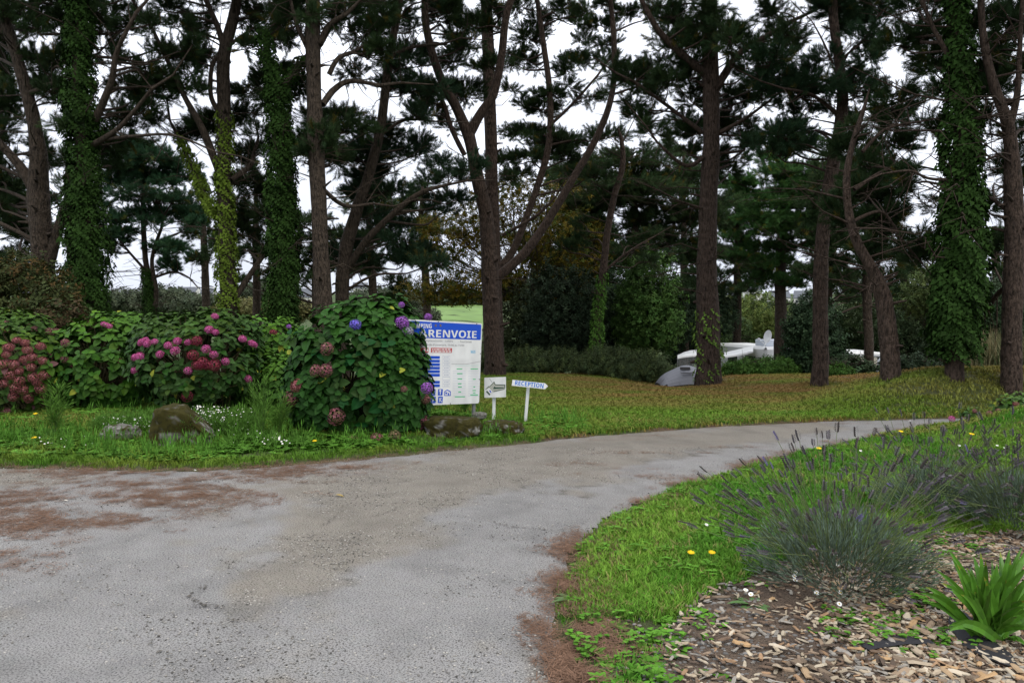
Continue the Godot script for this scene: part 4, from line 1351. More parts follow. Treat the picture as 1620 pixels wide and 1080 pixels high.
# ---------------------------------------------------------------- far houses
func houses() -> void:
	rng.seed = 500
	var list := [[1155, 478, 7.0, 380.0, "white house under grey slate roof far up the slope, left of three"], [1190, 470, 8.0, 410.0, "white gabled house far up the slope, above the campervan awning"], [1232, 482, 9.0, 370.0, "white house with a dormered slate roof above the campervan"], [1270, 488, 7.0, 350.0, "pale house seen left of the reddish pine"], [1000, 464, 10.0, 430.0, "long grey-roofed house far off in the centre"], [955, 468, 8.0, 430.0, "small pale house far off left of the centre pine"], [300, 473, 12.0, 460.0, "long low pale building on the left skyline"], [330, 477, 7.0, 440.0, "small pale house on the left skyline right of the long building"], [570, 464, 8.0, 450.0, "small pale house above the large hydrangea"], [478, 482, 6.0, 300.0, "white house between the dark ivy column and the stout trunk"], [1585, 466, 9.0, 400.0, "pale house left of the rightmost trunk"], [1560, 472, 7.0, 390.0, "small pale house behind the ivy column's right side"]]
	for q in list:
		var p := at(q[0], q[1], q[3])
		var y := terr(p.x, q[3])
		var turn := rnd(-.6, .6)
		var o := thing("house", q[4], "house", Vector3(p.x, y - 1.0, -q[3]), "houses on the far slope")
		o.rotation.y = turn
		var w: float = q[2]
		var hgt: float = clampf(p.y - y + 1.0 + 3.0, 4.5, 11.0)
		var dp := 7.0
		var s := Shape.new()
		s.box(Transform3D(Basis(), Vector3(0, hgt * .5, 0)), Vector3(w, hgt, dp), Color.WHITE)
		for e in [-1, 1]:
			s.tri(Vector3(e * w * .5, hgt, -dp * .5), Vector3(e * w * .5, hgt + 3, 0), Vector3(e * w * .5, hgt, dp * .5), Color.WHITE)
		local("wall", s, mat("render", Color(.72, .71, .68), .9), o)
		s = Shape.new()
		for e in [-1.0, 1.0]:
			var a := Vector3(-w * .5 - .3, hgt - .2, e * (dp * .5 + .3))
			var b := Vector3(w * .5 + .3, hgt - .2, e * (dp * .5 + .3))
			var up := Vector3(0, 3.4, -e * (dp * .5 + .3))
			s.quad(a, a + up, b + up, b, Color.WHITE)
			s.quad(a + Vector3(0, .2, 0), b + Vector3(0, .2, 0), b + up + Vector3(0, .2, 0), a + up + Vector3(0, .2, 0), Color.WHITE)
		var roof := local("roof", s, mat("slate", Color(.11, .12, .14), .7), o)
		s = Shape.new()
		s.box(Transform3D(Basis(), Vector3(w * .4, hgt + 3.4, 0)), Vector3(.8, 1.6, .8), Color.WHITE)
		local("chimney", s, mats.render, roof)
		for k in 3:
			s = Shape.new()
			s.box(Transform3D(Basis(), Vector3(w * (-.3 + .3 * k), hgt - 1.6, dp * .5 + .02)), Vector3(1.0, 1.3, .1), Color.WHITE)
			local("window", s, mat("dark_glass", Color(.03, .035, .04), .15), o)

func local(called: String, s: Shape, m: Material, parent: Node) -> MeshInstance3D:
	var o := MeshInstance3D.new()
	o.name = numbered(parent, called)
	o.mesh = s.done()
	o.material_override = m
	parent.add_child(o)
	return o

# ---------------------------------------------------------------- hydrangeas
func z5(a: Array, r: float, kind: String) -> Array:
	var out := []
	for q in a: out.append([q[0] / 2.843, 380 + q[1] / 2.843, r * rnd(.85, 1.2), kind])
	return out

func bushes() -> void:
	rng.seed = 600
	var heads := z5([[40, 490], [75, 460], [120, 500], [175, 485], [60, 560], [85, 590], [135, 572], [145, 615], [185, 545], [190, 605], [45, 605], [85, 628], [70, 655], [125, 705], [60, 695], [175, 660], [140, 530], [110, 470], [20, 640], [15, 560], [105, 540], [100, 665], [30, 520], [160, 635], [118, 690]], 7.5, "brick")
	heads.append_array(z5([[235, 410], [210, 412], [255, 418], [300, 465], [35, 760], [20, 765], [275, 540]], 6.0, "dusky"))
	hydrangea("hydrangea at the left edge crowded with faded brick-red flower heads", 601, [[25, 590, 82, 72, 11.3], [25, 525, 60, 30, 12.0], [-40, 570, 60, 70, 11.6]], 560, Color(.036, .080, .014), heads, {"blush": .10, "leaf": .85})
	heads = z5([[478, 392], [465, 388], [490, 398], [342, 760]], 4.6, "pink")
	heads.append_array(z5([[538, 543]], 4.5, "brick"))
	hydrangea("leafy green hydrangea with almost no flowers, left of the mossy boulder", 602, [[165, 578, 80, 76, 11.8], [200, 545, 48, 46, 12.2], [110, 590, 50, 60, 11.9]], 700, Color(.036, .096, .014), heads, {"leaf": .95})
	heads = z5([[650, 465], [675, 470], [705, 463], [640, 525], [622, 528], [728, 515], [620, 580], [763, 478], [793, 500], [802, 460], [848, 465], [925, 493], [958, 517], [965, 423], [938, 412], [1008, 545], [848, 583], [1080, 452], [1128, 475], [1103, 618], [1118, 470], [962, 357], [665, 458]], 6.4, "pink")
	heads.append_array(z5([[868, 518], [885, 560], [910, 548], [930, 560], [960, 560], [843, 690], [883, 458], [900, 560]], 9.0, "red"))
	hydrangea("hydrangea dotted with bright pink and crimson heads behind the mossy boulder", 603, [[312, 572, 96, 76, 11.0], [345, 530, 60, 36, 11.6], [265, 560, 56, 60, 11.4]], 720, Color(.027, .064, .014), heads, {"leaf": .85})
	heads = [[432, 528, 6, "red"], [396, 548, 7, "pink"], [404, 528, 5, "pink"], [460, 588, 8, "dusky"], [455, 520, 4, "purple"], [385, 575, 7, "dusky"]]
	hydrangea("pale-topped green hydrangea tucked between the pink one and the large one", 604, [[430, 555, 58, 52, 12.4], [405, 600, 50, 50, 11.8], [450, 620, 40, 50, 11.4]], 480, Color(.040, .104, .015), heads, {"leaf": .8, "pick": 200})
	heads = [[562, 517, 9.5, "violet"], [633, 513, 11, "purple"], [642, 526, 9, "lilac"], [636, 484, 5, "purple"], [676, 615, 9.5, "purple"], [520, 553, 11, "dusky"], [503, 586, 10, "dusky"], [518, 586, 11, "dusky"], [474, 608, 11, "brick"], [465, 629, 13, "dusky"], [533, 654, 14, "dusky"], [503, 687, 13, "dusky"], [531, 688, 11, "dusky"], [564, 687, 13, "olive"], [597, 697, 12, "dusky"], [625, 690, 10, "olive"], [661, 664, 13, "dusky"], [638, 615, 6, "dusky"], [667, 629, 9, "dusky"], [560, 700, 11, "olive"], [678, 503, 6, "purple"], [690, 470, 4, "purple"]]
	heads.resize(21)
	hydrangea("large dark green hydrangea with violet heads on top, overlapping the information board", 605, [[562, 588, 104, 108, 10.0], [600, 560, 72, 84, 10.0], [625, 610, 50, 80, 9.8], [520, 610, 66, 84, 9.9]], 1000, Color(.016, .056, .008), heads, {"leaf": 1.08, "fresh": .25, "yellow": .006})
	hydrangea("small hydrangea with dusty pink heads at the right edge beyond the lawn", 606, [[1600, 642, 24, 12, 10.6], [1622, 640, 20, 14, 10.8]], 70, Color(.055, .115, .025), [[1583, 647, 5, "dusky"], [1606, 641, 5, "brick"], [1590, 649, 4, "dusky"], [1562, 655, 5, "dusky"]], {"leaf": .6, "pick": 60})
	hydrangea("stray low hydrangea shoot with one pink head beside the far end of the lane", 607, [[1535, 655, 12, 5, 10.9]], 16, Color(.05, .10, .022), [[1503, 663, 5, "pink"], [1540, 654, 4, "dusky"]], {"leaf": .5, "pick": 40})
	# trailing shoots of ivy and bramble on the bank, pale flowers
	var p := ground_at(705, 696)

# ---------------------------------------------------------------- stones
func rock_mesh(sd: int, size: Vector3, pw: float, moss: float, warp: Callable) -> ArrayMesh:
	var f := FastNoiseLite.new()
	f.seed = sd
	f.frequency = 1.1
	f.fractal_octaves = 4
	var s := Shape.new()
	var n := 18
	for face in 6:
		var k0 := s.v.size()
		for j in n + 1:
			for i in n + 1:
				var p := Vector3.ZERO
				var ax := face / 2
				p[ax] = 1.0 if face % 2 == 0 else -1.0
				p[(ax + 1) % 3] = -1.0 + 2.0 * i / n
				p[(ax + 2) % 3] = -1.0 + 2.0 * j / n
				var l := pow(pow(absf(p.x), pw) + pow(absf(p.y), pw) + pow(absf(p.z), pw), 1.0 / pw)
				p /= l
				p *= 1.0 + 0.16 * f.get_noise_3d(p.x, p.y, p.z) + 0.07 * f.get_noise_3d(p.x * 4, p.y * 4, p.z * 4)
				p = warp.call(p)
				var m := f.get_noise_3d(p.x * 1.6 + 9, p.y * 1.6, p.z * 1.6) + 0.35 * f.get_noise_3d(p.x * 9, p.y * 9, p.z * 9) + moss + 0.25 * p.y
				var c := Color(.125, .12, .105) * (1 + .3 * f.get_noise_3d(p.x * 6, p.y * 6 + 5, p.z * 6))
				var li := f.get_noise_3d(p.x * 3.1 + 30, p.y * 3.1, p.z * 3.1)
				if li > .18: c = c.lerp(Color(.27, .27, .25), .8)
				c = c.lerp(Color(.036, .033, .007), smoothstep(-0.05, .12, m))
				s.vert(p * size * 0.5, Vector3.UP, Color(c.r, c.g, c.b))
		for j in n:
			for i in n:
				var a := k0 + j * (n + 1) + i
				if face % 2 == 0:
					for q in [a, a + n + 1, a + 1, a + 1, a + n + 1, a + n + 2]: s.ix.append(q)
				else:
					for q in [a, a + 1, a + n + 1, a + 1, a + n + 2, a + n + 1]: s.ix.append(q)
	var nn := PackedVector3Array()
	nn.resize(s.v.size())
	for q in range(0, s.ix.size(), 3):
		var a := s.v[s.ix[q]]
		var fn := (s.v[s.ix[q + 2]] - a).cross(s.v[s.ix[q + 1]] - a)
		for e in 3: nn[s.ix[q + e]] += fn
	for q in nn.size(): nn[q] = nn[q].normalized()
	s.n = nn
	return s.done()

func rock(called: String, label: String, sd: int, px: float, py: float, size: Vector3, turn: float, pw: float, moss: float, warp: Callable, sink := 0.2) -> void:
	var g := ground_at(px, py)
	g.z -= size.z * .4
	var o := piece(called, rock_mesh(sd, size, pw, moss, warp), mats.stone, Transform3D(Basis(Vector3.UP, turn), g + Vector3(0, size.y * (.5 - sink), 0)))
	tag(o, label, "rock")
	for k in 26:
		var a := k * 2.4
		foot_tufts.append(on(g.x + cos(a) * size.x * .55 * (1.0 + .3 * sin(k * 1.7)), -g.z + sin(a) * size.z * .7))

func stones() -> void:
	rock("boulder", "mossy wedge-shaped boulder with bare grey patches, standing in the flowery bank", 701, 280, 708, Vector3(.66, .60, .42), .25, 6.0, .22,
		func(p: Vector3) -> Vector3:
			var k := 1.0 if p.x < -.05 else 1.0 - .72 * (p.x + .05)
			if p.y > -.3: p.y = -.3 + (p.y + .3) * k
			p.x += .10 * maxf(0, p.y)
			return p, .24)
	var same := func(p: Vector3) -> Vector3: return p
	rock("stone", "low pinkish-grey stone half sunk in weeds left of the boulder", 702, 182, 700, Vector3(.44, .24, .3), .1, 2.6, -.35, same)
	rock("stone", "long mossy stone block under the information board", 703, 715, 694, Vector3(.70, .34, .36), -.35, 4.5, .24, same, .28)
	rock("stone", "mossy stone slab under the plan sign and its post", 704, 795, 690, Vector3(.52, .24, .34), -.3, 4.0, .22, same, .28)
	rock("stone", "small bare grey stone lying on the wall beside the board's right post", 705, 758, 676, Vector3(.20, .11, .16), .2, 2.4, -.6, same, -.75)
	rock("stone", "pale stone among stems below the left hydrangeas", 706, 105, 616, Vector3(.26, .24, .2), .5, 2.5, -.5, same)

# ---------------------------------------------------------------- signs
func on_board(T: Transform3D, px: float, py: float) -> Vector2:
	var r := ray(px, py)
	var o := Vector3(0, EYE, 0)
	var nn := T.basis.z
	var t := (T.origin - o).dot(nn) / r.dot(nn)
	var l := T.affine_inverse() * (o + r * t)
	return Vector2(l.x, l.y)

func plate(s: Shape, pts: PackedVector2Array, z0: float, z1: float, col := Color.WHITE) -> void:
	if Geometry2D.is_polygon_clockwise(pts): pts.reverse()
	var tri := Geometry2D.triangulate_polygon(pts)
	for q in range(0, tri.size(), 3):
		var a := pts[tri[q]]
		var b := pts[tri[q + 1]]
		var c := pts[tri[q + 2]]
		if (b - a).cross(c - a) > 0:
			var t2 := b
			b = c; c = t2
		s.tri(Vector3(a.x, a.y, z1), Vector3(b.x, b.y, z1), Vector3(c.x, c.y, z1), col)
		s.tri(Vector3(a.x, a.y, z0), Vector3(c.x, c.y, z0), Vector3(b.x, b.y, z0), col)
	var m := pts.size()
	for i in m:
		var a := pts[i]
		var b := pts[(i + 1) % m]
		s.quad(Vector3(a.x, a.y, z0), Vector3(a.x, a.y, z1), Vector3(b.x, b.y, z1), Vector3(b.x, b.y, z0), col)

func board_part(called: String, s: Shape, m: Material, T: Transform3D, o: Node) -> MeshInstance3D:
	return piece(called, s.done(), m, T, o)

func rounded(w0: float, h0: float, w1: float, h1: float, r: float) -> PackedVector2Array:
	var out := PackedVector2Array()
	for c in [[w1 - r, h1 - r, 0.0], [w0 + r, h1 - r, .25], [w0 + r, h0 + r, .5], [w1 - r, h0 + r, .75]]:
		for k in 5:
			var a: float = TAU * (c[2] + .25 * k / 4.0)
			out.append(Vector2(c[0] + r * cos(a), c[1] + r * sin(a)))
	return out

# a strip between two picture points on a board, h metres high
func strip(T: Transform3D, x0: float, y0: float, x1: float, y1: float, h: float, z: float, o: Node, called: String, m: Material) -> void:
	var a := on_board(T, x0, y0)
	var b := on_board(T, x1, y1)
	var s := Shape.new()
	var up := Vector2(-(b - a).y, (b - a).x).normalized() * h * .5
	plate(s, PackedVector2Array([a - up, b - up, b + up, a + up]), z, z + .0012)
	board_part(called, s, m, T, o)

func lettering(text: String, T: Transform3D, x0: float, y0: float, x1: float, y1: float, h: float, z: float, m: Material, o: Node, bold := true) -> void:
	var tm := TextMesh.new()
	var f := SystemFont.new()
	f.font_names = PackedStringArray(["Droid Sans"])
	f.font_weight = 700 if bold else 400
	tm.font = f
	tm.text = text
	tm.font_size = 64
	tm.pixel_size = 0.01
	tm.depth = 0.1
	var bb := tm.get_aabb()
	if bb.size.x <= 0: return
	var a := on_board(T, x0, y0)
	var b := on_board(T, x1, y1)
	var len := a.distance_to(b)
	var ang := (b - a).angle()
	var sc := Vector3(len / bb.size.x, h / bb.size.y, .012)
	var loc := Transform3D(Basis(Vector3(0, 0, 1), ang) * Basis.from_scale(sc), Vector3(a.x, a.y, z))
	loc.origin -= loc.basis * Vector3(bb.position.x, bb.position.y, bb.position.z)
	piece("lettering", tm, m, T * loc, o)

func zx(v: float) -> float: return 640.0 + v / 7.2
func zy(v: float) -> float: return 500.0 + v / 7.2

func signs() -> void:
	var white := textured("enamel", Color(.78, .785, .78), .4, noise_tex(256, .012, FastNoiseLite.TYPE_SIMPLEX_SMOOTH, 5, .84, 1.06, 40), null, Vector3(1.1, .5, 1.1))
	var blue := mat("blue_paint", Color(.012, .075, .52), .4)
	var grey_ink := mat("grey_ink", Color(.22, .22, .23), .6)
	var pale_ink := mat("pale_ink", Color(.52, .55, .62), .6)
	var red := mat("red_paint", Color(.45, .05, .05), .5)
	var green := mat("green_paint", Color(.10, .50, .22), .5)
	var metal := mat("dull_metal", Color(.16, .165, .17), .55)
	# --- information board
	var R := Vector3(-.436, 0, -10.6)
	var dirx := Vector3(.819, 0, -.76).normalized()
	var Lp := R - dirx * 1.264
	var top := at(760, 511, 10.6).y
	var bot := at(760, 637.5, 10.6).y
	var zz := dirx.cross(Vector3.UP).normalized()
	# the board hangs a little askew, its left side high
	var T := Transform3D(Basis(zz, -.054) * Basis(dirx, Vector3.UP, zz), Vector3(Lp.x, bot + .054 * 1.264, Lp.z) - dirx * .03)
	var W := 1.264
	var H := top - bot
	var foot := on(R.x - dirx.x * .05, 10.6)
	var o := thing("information_board", "white campsite information board with blue header and ARENVOIE in white letters", "sign", foot)
	var s := Shape.new()
	plate(s, rounded(0, 0, W, H, .03), -.012, .006)
	board_part("panel", s, white, T, o)
	s = Shape.new()
	plate(s, rounded(.02, H - .232, W - .018, H - .02, .018), .006, .0078)
	board_part("header", s, blue, T, o)
	for q in [[.5, H - .012], [W - .012, H * .3], [W - .012, H * .62], [W * .6, .012], [W - .1, H - .012]]:
		s = Shape.new()
		s.tube([Vector3(q[0], q[1], .005), Vector3(q[0], q[1], .011)], [.008, .007], 8, Color.WHITE)
		board_part("bolt", s, metal, T, o)
	for q in [[.08, 0.1], [W - .06, .1]]:
		s = Shape.new()
		s.box(Transform3D(Basis(), Vector3(q[0], -.05, -.035)), Vector3(.04, H + .9, .04), Color.WHITE, .004)
		board_part("post", s, metal, T, o)
	var tz := .0082
	lettering("CAMPING", T, zx(60), zy(135), zx(303), zy(138), .060, tz, white, o)
	lettering("ARENVOIE", T, zx(160), zy(236), zx(815), zy(251), .100, tz, white, o)
	for q in [350, 405]:
		var c := on_board(T, zx(q), zy(106))
		var pts := PackedVector2Array()
		for k in 10:
			var a := PI / 2 + TAU * k / 10.0
			pts.append(c + Vector2(cos(a), sin(a)) * (.024 if k % 2 == 0 else .010))
		s = Shape.new()
		plate(s, pts, tz, tz + .001)
		board_part("star", s, mat("bronze_paint", Color(.18, .12, .05), .5), T, o)
	lettering("té. 70 Emplacements - Loisirs", T, zx(125), zy(292), zx(545), zy(300), .030, .0062, grey_ink, o, false)
	lettering("- Tourismes", T, zx(610), zy(302), zx(760), zy(304), .028, .0062, grey_ink, o, false)
	lettering("Période d'ouverture, 15/06 au 15/09", T, zx(205), zy(338), zx(675), zy(346), .030, .0062, grey_ink, o, false)
	lettering("Wifi", T, zx(748), zy(424), zx(802), zy(425), .045, .0062, mat("sky_paint", Color(.16, .42, .62), .5), o)
	for q in [[60, 268, 387], [296, 536, 389]]:
		strip(T, zx(q[0]), zy(q[2] - 2), zx(q[1]), zy(q[2] + 1), .062, .0062, o, "red_label", red)
	for q in [[212, 232], [242, 262]]: strip(T, zx(q[0]), zy(387), zx(q[1]), zy(387), .034, .0076, o, "label_print", white)
	rng.seed = 77
	for row in [378, 402]:
		var x := 308.0
		while x < 515:
			var w := rnd(10, 40)
			strip(T, zx(x), zy(row), zx(minf(x + w, 526)), zy(row + .4), .015, .0076, o, "label_print", white)
			x += w + 7
	for y in [468, 510, 550, 590, 630, 670, 750, 790]:
		strip(T, zx(40), zy(y - 1), zx(397), zy(y + 1), .036, .0062, o, "price_bar", blue)
		if y == 550:
			for q in [[192, 222], [226, 272]]: strip(T, zx(q[0]), zy(y - .5), zx(q[1]), zy(y), .016, .0076, o, "bar_print", white)
	for y in [468, 510, 550, 590, 630, 670, 708, 750, 790]:
		for e in [-17, 17]: strip(T, zx(430), zy(y + e), zx(514), zy(y + e + 1), .004, .0062, o, "price_box", pale_ink)
		strip(T, zx(431), zy(y + 17), zx(431), zy(y - 17), .004, .0064, o, "price_box", pale_ink)
		strip(T, zx(513), zy(y + 17), zx(513), zy(y - 17), .004, .0064, o, "price_box", pale_ink)
		if y != 708:
			for q in [[446, 464], [470, 498]]: strip(T, zx(q[0]), zy(y), zx(q[1]), zy(y + .4), .014, .0062, o, "price", pale_ink)
	for q in [[590, 655, 600], [595, 655, 654], [600, 652, 714], [605, 645, 769], [605, 648, 806], [608, 640, 863], [568, 685, 917], [748, 833, 600], [775, 806, 718], [780, 800, 805], [770, 808, 846], [775, 804, 873], [745, 833, 897]]:
		strip(T, zx(q[0]), zy(q[2] + .5), zx(q[1]), zy(q[2] - .5), .013, .0064, o, "green_heading", green)
	strip(T, zx(570), zy(562), zx(850), zy(562), .006, .0062, o, "rule_line", mat("pale_green", Color(.50, .66, .60), .6))
	for y in range(625, 925, 19):
		strip(T, zx(545), zy(y), zx(692), zy(y - .6), .004, .0061, o, "table_print", pale_ink)
		strip(T, zx(722), zy(y - 2), zx(848), zy(y - 3), .004, .0061, o, "table_print", pale_ink)
	strip(T, zx(530), zy(543), zx(700), zy(546), .004, .0063, o, "crack", grey_ink)
	strip(T, zx(700), zy(546), zx(872), zy(512), .004, .0063, o, "crack", grey_ink)
	for q in [[300, 348, 868], [377, 430, 866], [225, 272, 957], [300, 350, 953], [377, 430, 951]]:
		strip(T, zx(q[0]), zy(q[2]), zx(q[1]), zy(q[2]), .085, .0062, o, "pictogram", blue)
	lettering("P", T, zx(312), zy(890), zx(338), zy(890), .055, .0075, white, o)
	lettering("P", T, zx(312), zy(976), zx(340), zy(976), .055, .0075, white, o)
	for q in [[402, 845, 402, 893, .012], [392, 848, 412, 848, .03], [388, 940, 416, 936, .014], [404, 936, 390, 975, .012], [400, 955, 420, 975, .012], [232, 965, 250, 935, .03]]:
		strip(T, zx(q[0]), zy(q[1]), zx(q[2]), zy(q[3]), q[4], .0075, o, "pictogram_figure", white)
	for q in [[448, 902, 522, 902, .010], [450, 902, 450, 862, .010], [519, 902, 519, 862, .010], [448, 862, 484, 840, .012], [484, 840, 522, 862, .012], [460, 876, 482, 876, .022], [496, 898, 496, 872, .018]]:
		strip(T, zx(q[0]), zy(q[1]), zx(q[2]), zy(q[3]), q[4], .0063, o, "pictogram", blue)
	for q in [[-.5, 10.62], [-1.2, 9.9], [-.27, 10.7], [-.25, 10.75], [.17, 10.75], [.18, 10.8]]:
		for k in 16: foot_tufts.append(on(q[0] + .10 * cos(k * 2.4) * (.4 + .05 * k), q[1] + .10 * sin(k * 2.4) * (.4 + .05 * k)))
	# --- plan sign
	var d := 10.7
	var a1 := at(766.3, 629, d)
	var a2 := at(800.3, 628, d - .06)
	var ax := (a2 - a1).normalized()
	var up2 := (at(766.3, 597.3, d) - a1)
	var h2 := up2.length()
	var T2 := Transform3D(Basis(ax, up2.normalized(), ax.cross(up2.normalized()).normalized()), a1)
	var g2 := ground_at(781, 672)
	var pb := at(781.5, 629, d)
	o = thing("plan_sign", "small square white sign with a dark green site plan on a white post", "sign", on(pb.x, d))
	s = Shape.new()
	var w2 := (a2 - a1).length()
	plate(s, rounded(0, 0, w2, h2, .008), -.008, .005)
	board_part("panel", s, white, T2, o)
	var dark := mat("plan_green", Color(.045, .085, .06), .6)
	var plan := [
		[[[180, 350], [230, 305], [240, 308], [315, 232], [338, 275], [480, 283], [476, 345], [310, 385], [290, 405], [235, 325]], mat("plan_beige", Color(.42, .42, .37), .6), .0052],
		[[[176, 348], [228, 300], [240, 303], [314, 227], [320, 236], [242, 313], [232, 312], [182, 355]], dark, .0062],
		[[[312, 232], [332, 272], [487, 277], [482, 333], [470, 333], [474, 290], [326, 284], [306, 240]], dark, .0063],
		[[[300, 330], [318, 304], [336, 318], [462, 316], [464, 333], [302, 347]], dark, .0062],
		[[[308, 378], [476, 342], [476, 350], [310, 390]], dark, .0064],
		[[[184, 384], [205, 372], [256, 430], [238, 443]], dark, .0064],
		[[[205, 368], [240, 332], [292, 390], [256, 424]], white, .0066],
		[[[236, 368], [250, 360], [272, 396], [258, 404]], blue, .0078],
		[[[238, 183], [243, 181], [284, 240], [279, 244]], grey_ink, .0062]]
	for q in plan:
		var pts := PackedVector2Array()
		for e in q[0]: pts.append(on_board(T2, 750 + e[0] / 9.815, 580 + e[1] / 9.815))
		s = Shape.new()
		plate(s, pts, q[2] - .0008, q[2] + .0004)
		board_part("plan_print", s, q[1], T2, o)
	s = Shape.new()
	var pt := pb + Vector3(0, .02, -.03)
	var pf := on(pb.x - .01, d + .02) - Vector3(0, .15, 0)
	s.box(Transform3D(aim(pt - pf, Vector3(.15, 0, 1)), (pt + pf) * .5), Vector3(.045, pt.distance_to(pf), .035), Color.WHITE, .005)
	part("post", s.done(), mat("weathered_white", Color(.66, .67, .68), .6), o)
	# --- reception arrow
	d = 10.75
	var r1 := at(810, 601, d)
	var r2 := at(866, 612.5, d - .1)
	var rx := (at(865, 606.2, d - .1) - r1).normalized()
	var ru := rx.cross(Vector3(0, 0, 1)).cross(rx)
	var rz := Vector3(0.15, 0.05, 1)
	rz = (rz - rx * rz.dot(rx)).normalized()
	var T3 := Transform3D(Basis(rx, rz.cross(rx), rz), r1)
	var post_top := at(836, 612, d)
	var post_foot := on(at(829.5, 675, d).x, d)
	o = thing("reception_sign", "white arrow board reading RECEPTION on a leaning white post", "sign", post_foot)
	s = Shape.new()
	var pts3 := PackedVector2Array()
	for e in [[811, 600.7], [862, 606], [867, 611], [862.3, 615.4], [809.6, 609.8]]: pts3.append(on_board(T3, e[0], e[1]))
	plate(s, pts3, -.012, .008)
	board_part("arrow_board", s, white, T3, o)
	lettering("RECEPTION", T3, 814.8, 608.6, 859.8, 613.8, .062, .0085, mat("bright_blue", Color(.02, .17, .62), .5), o)
	s = Shape.new()
	pf = post_foot - Vector3(0, .15, 0)
	post_top += Vector3(0, .03, -.03)
	s.box(Transform3D(aim(post_top - pf, Vector3(.1, 0, 1)), (post_top + pf) * .5), Vector3(.042, post_top.distance_to(pf), .034), Color.WHITE, .004)
	part("post", s.done(), mats.weathered_white, o)

